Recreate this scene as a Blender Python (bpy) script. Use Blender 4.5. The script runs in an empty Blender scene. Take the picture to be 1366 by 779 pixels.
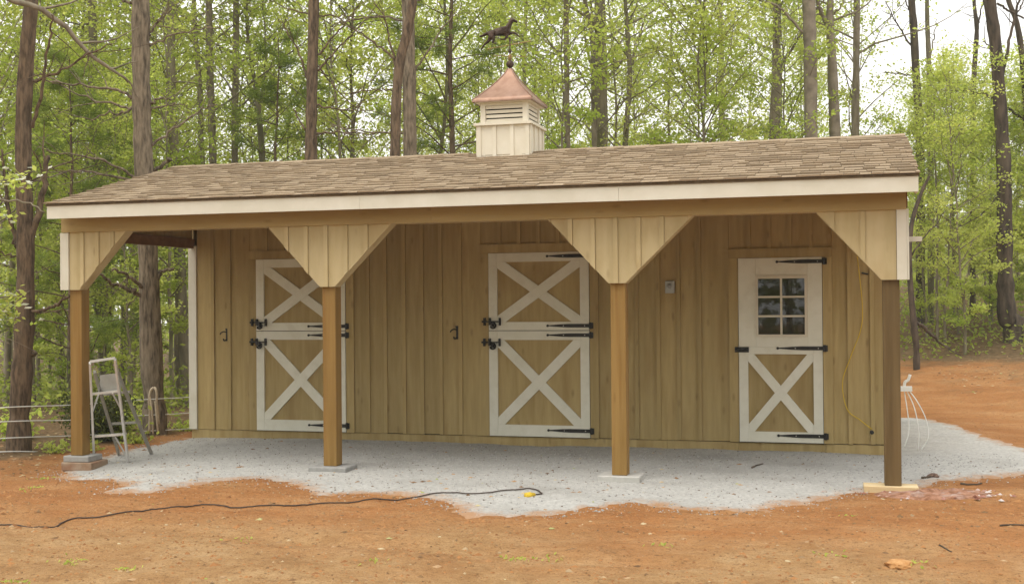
import bpy, bmesh, math, random
import numpy as np
from mathutils import Vector, Matrix

# ------------------------------------------------------------------ camera, world, sun
SC = bpy.context.scene
COL = SC.collection
F_PX = 1588.47
CAM = np.array([8.1141, -13.5548, 1.5926]); YAW, PITCH, ROLL = .276, .0077, -.0085
_cy, _sy = math.cos(YAW), math.sin(YAW)
_f = np.array([-_sy, _cy, 0.]); _r = np.array([_cy, _sy, 0.]); _u = np.array([0, 0, 1.])
FWD = _f*math.cos(PITCH)+_u*math.sin(PITCH); _u2 = _u*math.cos(PITCH)-_f*math.sin(PITCH)
RIGHT = _r*math.cos(ROLL)+_u2*math.sin(ROLL); UP = _u2*math.cos(ROLL)-_r*math.sin(ROLL)
cam_d = bpy.data.cameras.new('camera'); cam = bpy.data.objects.new('camera', cam_d); COL.objects.link(cam)
cam_d.sensor_width = 36; cam_d.lens = F_PX/1366*36; cam_d.clip_end = 600; cam_d.clip_start = .05
M = Matrix(((RIGHT[0], UP[0], -FWD[0], CAM[0]), (RIGHT[1], UP[1], -FWD[1], CAM[1]), (RIGHT[2], UP[2], -FWD[2], CAM[2]), (0, 0, 0, 1)))
cam.matrix_world = M
SC.camera = cam

SUN_EL, SUN_AZ = math.radians(66), math.radians(205)     # azimuth clockwise from +Y: behind and left of the viewer
W = bpy.data.worlds.new('World'); SC.world = W; W.use_nodes = True
nt = W.node_tree; bg = nt.nodes['Background']
sky = nt.nodes.new('ShaderNodeTexSky'); sky.sky_type = 'NISHITA'; sky.sun_disc = False
sky.sun_elevation = SUN_EL; sky.sun_rotation = SUN_AZ; sky.air_density = 1.0; sky.dust_density = 4.0; sky.ozone_density = 1.0
hs = nt.nodes.new('ShaderNodeHueSaturation'); hs.inputs['Saturation'].default_value = .12
cl = nt.nodes.new('ShaderNodeMix'); cl.data_type = 'RGBA'; cl.inputs['Factor'].default_value = .72; cl.inputs['B'].default_value = (10.7, 10.5, 10.2, 1)   # even white cloud layer over the clear sky
nt.links.new(sky.outputs[0], hs.inputs['Color']); nt.links.new(hs.outputs[0], cl.inputs['A']); nt.links.new(cl.outputs['Result'], bg.inputs['Color'])
bg.inputs['Strength'].default_value = .10
sd = bpy.data.lights.new('sun', 'SUN'); sd.energy = 1.1; sd.angle = math.radians(40); sd.color = (1, .95, .86)
sun = bpy.data.objects.new('sun', sd); COL.objects.link(sun)
_d = Vector((math.sin(SUN_AZ)*math.cos(SUN_EL), math.cos(SUN_AZ)*math.cos(SUN_EL), math.sin(SUN_EL)))
sun.rotation_euler = _d.to_track_quat('Z', 'Y').to_euler(); sun.location = (4, -20, 25)
SC.view_settings.view_transform = 'Standard'; SC.view_settings.look = 'None'; SC.view_settings.gamma = 1
SC.view_settings.exposure = .83
SC.render.engine = 'CYCLES'
SC.cycles.max_bounces = 8; SC.cycles.diffuse_bounces = 4; SC.cycles.transmission_bounces = 6; SC.cycles.transparent_max_bounces = 6
SC.cycles.use_denoising = True; SC.cycles.sample_clamp_indirect = 6

HAZE = .0012
rng = np.random.default_rng(7); random.seed(7)

# ------------------------------------------------------------------ helpers
def U(px, py, dep):                     # a photograph direction at a depth in metres -> a point of the place
    return CAM+(FWD+RIGHT*(px-683)/F_PX-UP*(py-389.5)/F_PX)*dep
def G(px, py, z=-.12):
    d = FWD+RIGHT*(px-683)/F_PX-UP*(py-389.5)/F_PX
    return CAM+d*(z-CAM[2])/d[2]

def sm(a, b, x): t = np.clip((x-a)/(b-a), 0, 1); return t*t*(3-2*t)
_perm = np.random.default_rng(3).permutation(512); _tab = np.random.default_rng(4).random(512)
def vnoise(x, y):
    xi = np.floor(x).astype(int); yi = np.floor(y).astype(int); fx = x-xi; fy = y-yi
    fx = fx*fx*(3-2*fx); fy = fy*fy*(3-2*fy)
    h = lambda i, j: _tab[(_perm[i & 511]+j) & 511]
    return (h(xi, yi)*(1-fx)+h(xi+1, yi)*fx)*(1-fy)+(h(xi, yi+1)*(1-fx)+h(xi+1, yi+1)*fx)*fy-.5
def fbm(x, y, o=4):
    s = 0; a = 1.
    for i in range(o):
        s = s+a*vnoise(x*2**i+17*i, y*2**i-9*i); a *= .5
    return s

class Geo:
    def __init__(s): s.V = []; s.F = []; s.n = 0; s.T = []
    def add(s, v, f, tone=None):
        v = np.asarray(v, float); f = np.asarray(f, int)
        s.V.append(v); s.F.append(f+s.n); s.n += len(v)
        s.T.append(np.full(len(v), 0. if tone is None else tone) if np.isscalar(tone) or tone is None else tone)
    def mesh(s, name, mat, smooth=False, tone=False):
        V = np.concatenate(s.V); F = np.concatenate(s.F)
        me = bpy.data.meshes.new(name); k = F.shape[1]
        me.vertices.add(len(V)); me.vertices.foreach_set('co', V.astype(np.float32).ravel())
        me.loops.add(F.size); me.loops.foreach_set('vertex_index', F.astype(np.int32).ravel())
        me.polygons.add(len(F)); me.polygons.foreach_set('loop_start', np.arange(0, F.size, k, dtype=np.int32))
        me.polygons.foreach_set('use_smooth', np.full(len(F), bool(smooth)))
        if tone:
            at = me.attributes.new('tone', 'FLOAT', 'POINT'); at.data.foreach_set('value', np.concatenate(s.T).astype(np.float32))
        me.update(calc_edges=True); me.validate()
        me.materials.append(mat)
        return me

def tube(pts, rad, seg=6, caps=True):
    P = np.asarray(pts, float); n = len(P); R = np.broadcast_to(np.asarray(rad, float), (n,))
    T = np.gradient(P, axis=0); T /= np.linalg.norm(T, axis=1)[:, None]+1e-9
    ref = np.array([0, 0, 1.]) if abs(T[:, 2]).mean() < .8 else np.array([1., 0, 0])
    A = np.cross(T, ref); A /= np.linalg.norm(A, axis=1)[:, None]+1e-9; B = np.cross(T, A)
    th = np.arange(seg)*2*math.pi/seg
    V = P[:, None]+R[:, None, None]*(A[:, None]*np.cos(th)[None, :, None]+B[:, None]*np.sin(th)[None, :, None])
    i = np.arange(n-1)[:, None]*seg; j = np.arange(seg)[None]; k = (j+1) % seg
    F = np.stack([i+j, i+k, i+seg+k, i+seg+j], -1).reshape(-1, 4)
    V = V.reshape(-1, 3)
    if caps:
        m = len(V); V = np.vstack([V, P[0], P[-1]]); j = np.arange(0, seg, 1)
        c0 = np.stack([np.full(seg, m), (j+1) % seg, j, np.full(seg, m)], -1)[:, :4]
        # quads (two rim steps each) so every face has four corners
        q0 = [[m, (a+2) % seg, (a+1) % seg, a] for a in range(0, seg-1, 2)]
        o = (n-1)*seg; q1 = [[m+1, o+a, o+(a+1) % seg, o+(a+2) % seg] for a in range(0, seg-1, 2)]
        F = np.vstack([F, q0, q1])
    return V, F
def boxvf(x0, x1, y0, y1, z0, z1):
    V = np.array([(x, y, z) for x in (x0, x1) for y in (y0, y1) for z in (z0, z1)], float)
    F = np.array([(0, 1, 3, 2), (4, 6, 7, 5), (0, 4, 5, 1), (2, 3, 7, 6), (0, 2, 6, 4), (1, 5, 7, 3)])
    return V, F
def spline(pts, n):
    P = np.asarray(pts, float); t = np.linspace(0, len(P)-1, n); i = np.clip(t.astype(int), 0, len(P)-2); f = (t-i)[:, None]
    p0 = P[np.clip(i-1, 0, None)]; p1 = P[i]; p2 = P[i+1]; p3 = P[np.clip(i+2, None, len(P)-1)]
    return .5*(2*p1+(p2-p0)*f+(2*p0-5*p1+4*p2-p3)*f**2+(3*p1-p0-3*p2+p3)*f**3)

def link(name, me, parent=None, loc=(0, 0, 0), rot=(0, 0, 0), scale=(1, 1, 1)):
    o = bpy.data.objects.new(name, me); COL.objects.link(o); o.location = loc; o.rotation_euler = rot; o.scale = scale
    if parent is not None: o.parent = parent
    return o
def tag(o, label, cat, group=None, kind=None):
    o['label'] = label; o['category'] = cat
    if group: o['group'] = group
    if kind: o['kind'] = kind
    return o
def thing(name, label, cat, loc=(0, 0, 0), rz=0, group=None):
    o = link(name, None, None, loc, (0, 0, rz)); return tag(o, label, cat, group)
_boxes = {}
def box(name, parent, mat, x0, x1, y0, y1, z0, z1, rot=(0, 0, 0), bev=.0):
    d = (round(x1-x0, 4), round(y1-y0, 4), round(z1-z0, 4)); key = (d, mat.name, bev)
    if key not in _boxes:
        if bev:
            bm = bmesh.new(); bmesh.ops.create_cube(bm, size=1)
            for v in bm.verts: v.co = (v.co.x*d[0], v.co.y*d[1], v.co.z*d[2])
            bmesh.ops.bevel(bm, geom=bm.edges[:], offset=bev, segments=1, affect='EDGES')
            me = bpy.data.meshes.new(name); bm.to_mesh(me); bm.free(); me.materials.append(mat)
        else:
            g = Geo(); g.add(*boxvf(-d[0]/2, d[0]/2, -d[1]/2, d[1]/2, -d[2]/2, d[2]/2)); me = g.mesh(name, mat)
        _boxes[key] = me
    return link(name, _boxes[key], parent, ((x0+x1)/2, (y0+y1)/2, (z0+z1)/2), rot)
def prism(name, parent, mat, poly, y0, y1):     # polygon in (x, z), extruded along y
    n = len(poly); bm = bmesh.new()
    a = [bm.verts.new((x, y0, z)) for x, z in poly]; b = [bm.verts.new((x, y1, z)) for x, z in poly]
    bm.faces.new(a); bm.faces.new(b[::-1])
    for i in range(n): bm.faces.new((a[i], b[i], b[(i+1) % n], a[(i+1) % n]))
    bmesh.ops.recalc_face_normals(bm, faces=bm.faces[:])
    me = bpy.data.meshes.new(name); bm.to_mesh(me); bm.free(); me.materials.append(mat)
    return link(name, me, parent)
def sweep(name, parent, mat, pts, r, n=40, seg=6):
    g = Geo(); g.add(*tube(spline(pts, n), r, seg)); return link(name, g.mesh(name, mat, True), parent)

# ------------------------------------------------------------------ materials
def mat(name, c1, c2=None, scale=(6, 6, 6), rough=.85, bump=.0, bscale=None, rnd=.0, spec=.25, detail=5, metal=0, c3=None, c3amt=.35, c3scale=(1.2, 1.2, 1.2), coord='Object', contrast=(.35, .65)):
    m = bpy.data.materials.new(name); m.use_nodes = True; N = m.node_tree.nodes; Lk = m.node_tree.links.new
    b = N['Principled BSDF']; b.inputs['Roughness'].default_value = rough; b.inputs['Metallic'].default_value = metal
    b.inputs['Specular IOR Level'].default_value = spec
    tc = N.new('ShaderNodeTexCoord'); mp = N.new('ShaderNodeMapping'); mp.inputs['Scale'].default_value = scale
    oi = N.new('ShaderNodeObjectInfo'); ad = N.new('ShaderNodeVectorMath'); ad.operation = 'ADD'
    ml = N.new('ShaderNodeMath'); ml.operation = 'MULTIPLY'; ml.inputs[1].default_value = 37.
    Lk(oi.outputs['Random'], ml.inputs[0]); Lk(tc.outputs[coord], mp.inputs[0]); Lk(mp.outputs[0], ad.inputs[0]); Lk(ml.outputs[0], ad.inputs[1])
    nz = N.new('ShaderNodeTexNoise'); nz.inputs['Scale'].default_value = 1; nz.inputs['Detail'].default_value = detail; nz.inputs['Roughness'].default_value = .6
    Lk(ad.outputs[0], nz.inputs['Vector'])
    rp = N.new('ShaderNodeValToRGB'); rp.color_ramp.elements[0].position = contrast[0]; rp.color_ramp.elements[1].position = contrast[1]
    rp.color_ramp.elements[0].color = (*c1, 1); rp.color_ramp.elements[1].color = (*(c2 or c1), 1)
    Lk(nz.outputs['Fac'], rp.inputs[0]); col = rp.outputs[0]
    if c3:
        mp3 = N.new('ShaderNodeMapping'); mp3.inputs['Scale'].default_value = c3scale; n3 = N.new('ShaderNodeTexNoise'); n3.inputs['Scale'].default_value = 1; n3.inputs['Detail'].default_value = 4
        ad3 = N.new('ShaderNodeVectorMath'); ad3.operation = 'ADD'
        Lk(tc.outputs[coord], mp3.inputs[0]); Lk(mp3.outputs[0], ad3.inputs[0]); Lk(ml.outputs[0], ad3.inputs[1]); Lk(ad3.outputs[0], n3.inputs['Vector'])
        r3 = N.new('ShaderNodeValToRGB'); r3.color_ramp.elements[0].position = .5; r3.color_ramp.elements[1].position = .72
        r3.color_ramp.elements[0].color = (0, 0, 0, 1); r3.color_ramp.elements[1].color = (c3amt, c3amt, c3amt, 1)
        Lk(n3.outputs['Fac'], r3.inputs[0]); mx = N.new('ShaderNodeMix'); mx.data_type = 'RGBA'
        Lk(r3.outputs[0], mx.inputs['Factor']); Lk(col, mx.inputs['A']); mx.inputs['B'].default_value = (*c3, 1); col = mx.outputs['Result']
    if rnd:
        hv = N.new('ShaderNodeHueSaturation'); mr = N.new('ShaderNodeMapRange'); mr.inputs['To Min'].default_value = 1-rnd; mr.inputs['To Max'].default_value = 1+rnd
        Lk(oi.outputs['Random'], mr.inputs['Value']); Lk(mr.outputs[0], hv.inputs['Value']); Lk(col, hv.inputs['Color']); col = hv.outputs[0]
    Lk(col, b.inputs['Base Color'])
    if bump:
        bp = N.new('ShaderNodeBump'); bp.inputs['Strength'].default_value = bump; bp.inputs['Distance'].default_value = .01
        if bscale:
            mp2 = N.new('ShaderNodeMapping'); mp2.inputs['Scale'].default_value = bscale; n2 = N.new('ShaderNodeTexNoise'); n2.inputs['Scale'].default_value = 1; n2.inputs['Detail'].default_value = 6
            Lk(tc.outputs[coord], mp2.inputs[0]); Lk(mp2.outputs[0], n2.inputs['Vector']); Lk(n2.outputs['Fac'], bp.inputs['Height'])
        else: Lk(nz.outputs['Fac'], bp.inputs['Height'])
        Lk(bp.outputs[0], b.inputs['Normal'])
    return m

M_TAN = mat('tan_siding', (.365, .268, .114), (.455, .345, .160), (13, 13, 1.1), .8, .35, None, .10, c3=(.27, .17, .06), c3amt=.5, c3scale=(5, 5, 1.1))
M_TANL = mat('tan_trim', (.46, .37, .198), (.53, .435, .252), (8, 8, .9), .8, .2, None, .05, c3=(.36, .25, .11), c3amt=.4, c3scale=(4, 4, 2.5))
M_BEAM = mat('tan_beam', (.39, .285, .125), (.46, .345, .165), (.9, 8, 8), .8, .2, None, .03, c3=(.33, .22, .09), c3amt=.45, c3scale=(1.4, 5, 5))
M_WHITE = mat('white_paint', (.615, .585, .485), (.68, .65, .56), (3, 3, 3), .7, .1, None, .015, c3=(.60, .52, .40), c3amt=.22, c3scale=(2.2, 9, 5))
M_DOORW = mat('door_white_paint', (.72, .70, .59), (.77, .75, .65), (5, 5, 5), .6, .08, None, .025, c3=(.5, .44, .34), c3amt=.2, c3scale=(9, 9, 9))
M_POST = mat('treated_pine', (.215, .125, .034), (.29, .175, .054), (14, 14, .8), .75, .3, None, .05, c3=(.22, .11, .025), c3amt=.7, c3scale=(22, 22, .9))
M_POSTD = mat('weathered_pine', (.115, .075, .03), (.17, .115, .05), (16, 16, .8), .8, .3, None, .05, c3=(.13, .08, .03), c3amt=.7, c3scale=(22, 22, .9))
M_RAW = mat('raw_brown_wood', (.16, .075, .03), (.23, .115, .045), (2, 9, 9), .8, .2, None, .06)
M_BLACK = mat('black_iron', (.012, .011, .010), (.022, .02, .018), (30, 30, 30), .5, .1, spec=.4)
M_SCREW = mat('steel_screw', (.5, .48, .44), None, rough=.4, metal=.6)
M_CREAM = mat('cream_vinyl', (.66, .60, .48), (.72, .665, .55), (4, 4, 4), .5, .0, None, .02)
M_COPPER = mat('aged_copper', (.225, .125, .080), (.325, .20, .142), (9, 9, 1.2), .45, .05, metal=.45, c3=(.22, .15, .125), c3amt=.6, c3scale=(4, 4, 1.5), spec=.4)
M_BRONZE = mat('dark_bronze', (.050, .034, .026), (.085, .055, .04), (14, 14, 14), .45, .1, metal=.5)
M_BRASS = mat('brass', (.24, .16, .06), (.30, .21, .09), rough=.4, metal=.6)
M_CONC = mat('concrete', (.27, .265, .25), (.34, .335, .32), (14, 14, 14), .95, .4)
M_CONCP = mat('pale_concrete', (.42, .41, .38), (.48, .465, .43), (14, 14, 14), .95, .3)
M_CONCT = mat('tan_stained_block', (.27, .19, .125), (.36, .275, .20), (8, 8, 8), .95, .4, c3=(.22, .09, .04), c3amt=.8, c3scale=(5, 5, 7))
M_PLANK = mat('fresh_pine', (.58, .44, .24), (.66, .52, .31), (1.5, 10, 10), .8, .1)
M_ALU = mat('aluminium', (.62, .62, .61), (.72, .72, .71), (9, 9, 9), .42, .05, metal=.65)
M_ALUD = mat('dull_aluminium', (.30, .29, .26), (.38, .37, .33), (9, 9, 9), .5, .05, metal=.4)
M_CORD = mat('dark_rubber', (.06, .042, .034), None, rough=.6)
M_YEL = mat('yellow_plastic', (.62, .42, .03), (.66, .46, .04), rough=.5)
M_WIRE = mat('white_wire', (.8, .8, .76), None, rough=.5)
M_ROPE = mat('pale_rope', (.50, .40, .28), (.60, .51, .38), (40, 40, 40), .95, .5)
M_BOXG = mat('grey_plastic_box', (.44, .45, .43), None, rough=.5)
M_DARK = mat('interior_shade', (.05, .04, .03), None, rough=.9)  # near-black colour standing in for the shade of unlit interiors
M_BARK = mat('pine_bark', (.075, .058, .040), (.27, .215, .15), (26, 26, 5), .95, 1., (34, 34, 7), .08, contrast=(.36, .62), c3=(.30, .235, .165), c3amt=.5, c3scale=(5, 5, .9))
M_BARKR = mat('dark_pine_bark', (.060, .042, .028), (.20, .138, .088), (24, 24, 5), .95, 1., (34, 34, 7), .08, contrast=(.36, .62), c3=(.22, .165, .11), c3amt=.4, c3scale=(4, 4, .8))
M_BARKG = mat('grey_bark', (.17, .14, .10), (.30, .255, .19), (9, 9, 3), .95, .6, (16, 16, 5), .12, c3=(.11, .12, .05), c3amt=.5, c3scale=(3, 3, .7))
M_BARKD = mat('sapling_bark', (.15, .125, .085), (.27, .23, .16), (9, 9, 2.5), .95, .5, (16, 16, 4), .2, c3=(.10, .12, .04), c3amt=.5, c3scale=(3, 3, .6))

def knots(m, dark, sc=(7, 7, 2.6), rad=.085):          # dark knots strewn through a painted board
    N = m.node_tree.nodes; Lk = m.node_tree.links.new; bs = N['Principled BSDF']; src = bs.inputs['Base Color'].links[0].from_socket
    tc = N.new('ShaderNodeTexCoord'); oi = N.new('ShaderNodeObjectInfo'); mp = N.new('ShaderNodeMapping'); mp.inputs['Scale'].default_value = sc
    ml = N.new('ShaderNodeMath'); ml.operation = 'MULTIPLY'; ml.inputs[1].default_value = 91.; ad = N.new('ShaderNodeVectorMath'); Lk(oi.outputs['Random'], ml.inputs[0])
    Lk(tc.outputs['Object'], mp.inputs[0]); Lk(mp.outputs[0], ad.inputs[0]); Lk(ml.outputs[0], ad.inputs[1])
    vo = N.new('ShaderNodeTexVoronoi'); vo.inputs['Scale'].default_value = 1; Lk(ad.outputs[0], vo.inputs['Vector'])
    mr = N.new('ShaderNodeMapRange'); mr.inputs['From Min'].default_value = rad*1.9; mr.inputs['From Max'].default_value = rad*.6; mr.inputs['To Max'].default_value = .38; Lk(vo.outputs['Distance'], mr.inputs['Value'])
    mx = N.new('ShaderNodeMix'); mx.data_type = 'RGBA'; Lk(mr.outputs[0], mx.inputs['Factor']); Lk(src, mx.inputs['A']); mx.inputs['B'].default_value = (*dark, 1); Lk(mx.outputs['Result'], bs.inputs['Base Color'])
knots(M_TAN, (.15, .09, .035)); knots(M_TANL, (.25, .165, .075)); knots(M_BEAM, (.22, .14, .055), (2.6, 7, 7)); knots(M_POST, (.12, .055, .015), (9, 9, 2.2))
def leaf_mat(name, c1, c2, trans, c3=None, rough=.55):
    m = bpy.data.materials.new(name); m.use_nodes = True; N = m.node_tree.nodes; Lk = m.node_tree.links.new
    out = N['Material Output']; b = N['Principled BSDF']; b.inputs['Roughness'].default_value = rough; b.inputs['Specular IOR Level'].default_value = .2
    at = N.new('ShaderNodeAttribute'); at.attribute_name = 'tone'
    rp = N.new('ShaderNodeValToRGB'); e = rp.color_ramp.elements; e[0].color = (*c1, 1); e[1].color = (*c2, 1)
    if c3: k = e.new(.96); k.color = (*c3, 1); e[1].position = .9 if e[1].color[0] != c3[0] else 1
    oi = N.new('ShaderNodeObjectInfo'); hv = N.new('ShaderNodeHueSaturation'); mr = N.new('ShaderNodeMapRange')
    mr.inputs['To Min'].default_value = .86; mr.inputs['To Max'].default_value = 1.14
    Lk(at.outputs['Fac'], rp.inputs[0]); Lk(oi.outputs['Random'], mr.inputs['Value']); Lk(mr.outputs[0], hv.inputs['Value']); Lk(rp.outputs[0], hv.inputs['Color'])
    Lk(hv.outputs[0], b.inputs['Base Color'])
    tr = N.new('ShaderNodeBsdfTranslucent'); mx = N.new('ShaderNodeMixShader'); mx.inputs[0].default_value = trans
    h2 = N.new('ShaderNodeHueSaturation'); h2.inputs['Value'].default_value = 1.45; h2.inputs['Saturation'].default_value = 1.05
    Lk(hv.outputs[0], h2.inputs['Color']); Lk(h2.outputs[0], tr.inputs['Color'])
    Lk(b.outputs[0], mx.inputs[1]); Lk(tr.outputs[0], mx.inputs[2]); Lk(mx.outputs[0], out.inputs['Surface'])
    return m
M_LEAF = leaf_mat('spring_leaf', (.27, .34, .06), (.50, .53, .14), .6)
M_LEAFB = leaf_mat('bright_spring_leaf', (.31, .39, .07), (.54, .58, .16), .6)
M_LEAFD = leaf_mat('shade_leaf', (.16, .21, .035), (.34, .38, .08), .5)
M_NEEDLE = leaf_mat('pine_needle', (.13, .19, .03), (.28, .34, .08), .45)
M_CEDAR = leaf_mat('cedar_leaf', (.05, .07, .015), (.11, .12, .025), .2)
M_BLOSS = leaf_mat('white_blossom', (.62, .64, .52), (.75, .77, .68), .3)

# ------------------------------------------------------------------ terrain
def bank(x, y):
    s = (x-9.6)*.55+(y-3.0)*.83
    s = np.where(x > 8.5, s, s-(8.5-x)*1.2)
    return .128*np.maximum(0, s-1.2)*sm(0, 4, s)*.92*(1-.6*sm(12, 40, s))
def ground_h(x, y):
    x = np.asarray(x, float); y = np.asarray(y, float)
    h = -.125+bank(x, y)
    dl = np.maximum(0, y-3.5+np.maximum(0, x)*1.0)*sm(6, -3, x)
    h = h-2.0*(1-np.exp(-dl*.04))
    near = sm(60, 15, np.hypot(x-6, y+4))
    pad = sm(-3.6, -2.6, y)*sm(9.0, 8.4, x)*sm(-.5, .3, x)
    h = h+near*(1-pad)*(.05*fbm(x*.45, y*.45, 3)+.022*fbm(x*2.1, y*2.6, 3)+.020*fbm(x*6, y*8, 4)-.04*np.exp(-((y+5.35+.05*x+.12*fbm(x*.5, y*0, 2))/.16)**2)-.04*np.exp(-((y+6.95+.05*x+.12*fbm(x*.5, y*0, 2))/.17)**2))
    h = h+.02*pad*fbm(x*1.3, y*1.3, 2)
    h = h-.075*np.exp(-((x-.05)**2+(y+2.75)**2)/.45)
    h = h+.25*sm(18, 40, np.hypot(x-6, y))*fbm(x*.12, y*.12, 3)
    return h
def axis(lo, a, b, hi, d, far):
    c = np.arange(a, b, d); L = [a]; s = d
    while L[-1] > lo: s = min(s*1.12, far); L.append(L[-1]-s)
    R = [c[-1]]; s = d
    while R[-1] < hi: s = min(s*1.12, far); R.append(R[-1]+s)
    return np.array(L[::-1][:-1]+list(c)+R[1:])
def grid(xs, ys, hf):
    X, Yy = np.meshgrid(xs, ys); Z = hf(X, Yy); V = np.stack([X, Yy, Z], -1).reshape(-1, 3); nx = len(xs)
    i = (np.arange(len(ys)-1)[:, None]*nx+np.arange(nx-1)[None]).ravel()
    return V, np.stack([i, i+1, i+nx+1, i+nx], -1)
def soil_mat():
    m = bpy.data.materials.new('red_clay'); m.use_nodes = True; N = m.node_tree.nodes; Lk = m.node_tree.links.new
    b = N['Principled BSDF']; b.inputs['Roughness'].default_value = .95; b.inputs['Specular IOR Level'].default_value = .1
    geo = N.new('ShaderNodeNewGeometry')
    def noise(sc, det=5, rough=.6, stretch=None):
        n = N.new('ShaderNodeTexNoise'); n.inputs['Scale'].default_value = sc; n.inputs['Detail'].default_value = det; n.inputs['Roughness'].default_value = rough
        if stretch:
            mp = N.new('ShaderNodeMapping'); mp.inputs['Scale'].default_value = stretch; Lk(geo.outputs['Position'], mp.inputs[0]); Lk(mp.outputs[0], n.inputs['Vector'])
        else: Lk(geo.outputs['Position'], n.inputs['Vector'])
        return n.outputs['Fac']
    def ramp(f, stops):
        r = N.new('ShaderNodeValToRGB'); e = r.color_ramp.elements
        while len(e) < len(stops): e.new(.5)
        for k, (p, c) in enumerate(stops): e[k].position = p; e[k].color = (*c, 1) if len(c) == 3 else c
        Lk(f, r.inputs[0]); return r.outputs[0]
    def mix(f, a, bb):
        x = N.new('ShaderNodeMix'); x.data_type = 'RGBA'
        if hasattr(f, 'links'): Lk(f, x.inputs['Factor'])
        else: x.inputs['Factor'].default_value = f
        for s, v in (('A', a), ('B', bb)):
            if hasattr(v, 'links'): Lk(v, x.inputs[s])
            else: x.inputs[s].default_value = (*v, 1)
        return x.outputs['Result']
    def fac(f, lo, hi, mx=1.):
        r = N.new('ShaderNodeMapRange'); r.inputs['From Min'].default_value = lo; r.inputs['From Max'].default_value = hi; r.inputs['To Max'].default_value = mx
        Lk(f, r.inputs['Value']); return r.outputs[0]
    def math2(op, a, bb):
        x = N.new('ShaderNodeMath'); x.operation = op
        for i, v in enumerate((a, bb)):
            if hasattr(v, 'links'): Lk(v, x.inputs[i])
            else: x.inputs[i].default_value = v
        return x.outputs[0]
    clay = ramp(noise(.9, 6, .65, (1, 1.7, 1)), [(.32, (.31, .128, .044)), (.5, (.39, .178, .066)), (.68, (.45, .245, .108))])
    sand = ramp(noise(2.6, 6, .7), [(.3, (.28, .155, .065)), (.5, (.39, .24, .11)), (.7, (.46, .315, .165))])
    sep = N.new('ShaderNodeSeparateXYZ'); Lk(geo.outputs['Position'], sep.inputs[0])
    # the sandier, trampled strip lies further out from the pad
    w = math2('ADD', math2('MULTIPLY', sep.outputs[1], -1.), math2('MULTIPLY', math2('SUBTRACT', noise(.7, 4), .5), 4.))
    c = mix(fac(w, 4.5, 6.1, .9), clay, sand)
    c = mix(fac(noise(3.2, 6, .75, (1, 2.2, 1)), .56, .74, .55), c, (.20, .105, .045))
    c = mix(fac(noise(1.6, 7, .75, (.5, 2.6, 1)), .52, .70, .4), c, (.24, .13, .055))
    c = mix(fac(noise(24, 3, .7), .58, .70, .8), c, (.15, .08, .036))
    c = mix(fac(noise(70, 2, .7), .55, .68, .7), c, (.17, .095, .045))
    c = mix(fac(noise(31, 3, .7), .62, .72, .6), c, (.52, .36, .22))
    c = mix(fac(noise(11, 7, .8, (1, 1.5, 1)), .47, .66, .4), c, (.21, .110, .045))
    c = mix(fac(noise(4.3, 7, .8, (.6, 1.8, 1)), .55, .70, .45), c, (.46, .27, .13))
    # forest floor on the bank and at the tree line
    ff = N.new('ShaderNodeAttribute'); ff.attribute_name = 'tone'
    litter = ramp(noise(9, 6, .75), [(.3, (.075, .055, .03)), (.5, (.16, .105, .055)), (.7, (.26, .175, .10))])
    ffm = fac(math2('ADD', ff.outputs['Fac'], math2('MULTIPLY', math2('SUBTRACT', noise(1.6, 5, .7), .5), .9)), .35, .65)
    c = mix(ffm, c, litter)
    Lk(c, b.inputs['Base Color'])
    bp = N.new('ShaderNodeBump'); bp.inputs['Strength'].default_value = 1.; bp.inputs['Distance'].default_value = .05
    Lk(math2('ADD', math2('MULTIPLY', noise(6, 6, .7, (1, 1.6, 1)), 1.), math2('MULTIPLY', noise(38, 4, .7), .35)), bp.inputs['Height']); Lk(bp.outputs[0], b.inputs['Normal'])
    return m
M_CLAY = soil_mat()
xs = axis(-130, -3, 13, 135, .06, 5.); ys = axis(-60, -9.5, 1.5, 145, .05, 5.)
V, Fq = grid(xs, ys, ground_h)
ffv = sm(.3, 2.2, bank(V[:, 0], V[:, 1])*2.3+.9*sm(9, 14, V[:, 1]))+sm(-.2, -1.6, V[:, 0]-.15*(V[:, 1]+2))*sm(-4.4, -2.6, V[:, 1])+sm(3, 7, V[:, 1])*sm(9, 7, V[:, 0])
ffv = np.maximum(ffv, .34*sm(.0, .25, bank(V[:, 0], V[:, 1])))
ffv = np.maximum(ffv, sm(45, 80, np.hypot(V[:, 0], V[:, 1])))
g = Geo(); g.add(V, Fq, np.clip(ffv, 0, 1)); gr = link('ground', g.mesh('ground', M_CLAY, True, True))
tag(gr, 'bare red clay yard in front of the barn and forest floor behind', 'ground', kind='structure')

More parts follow.
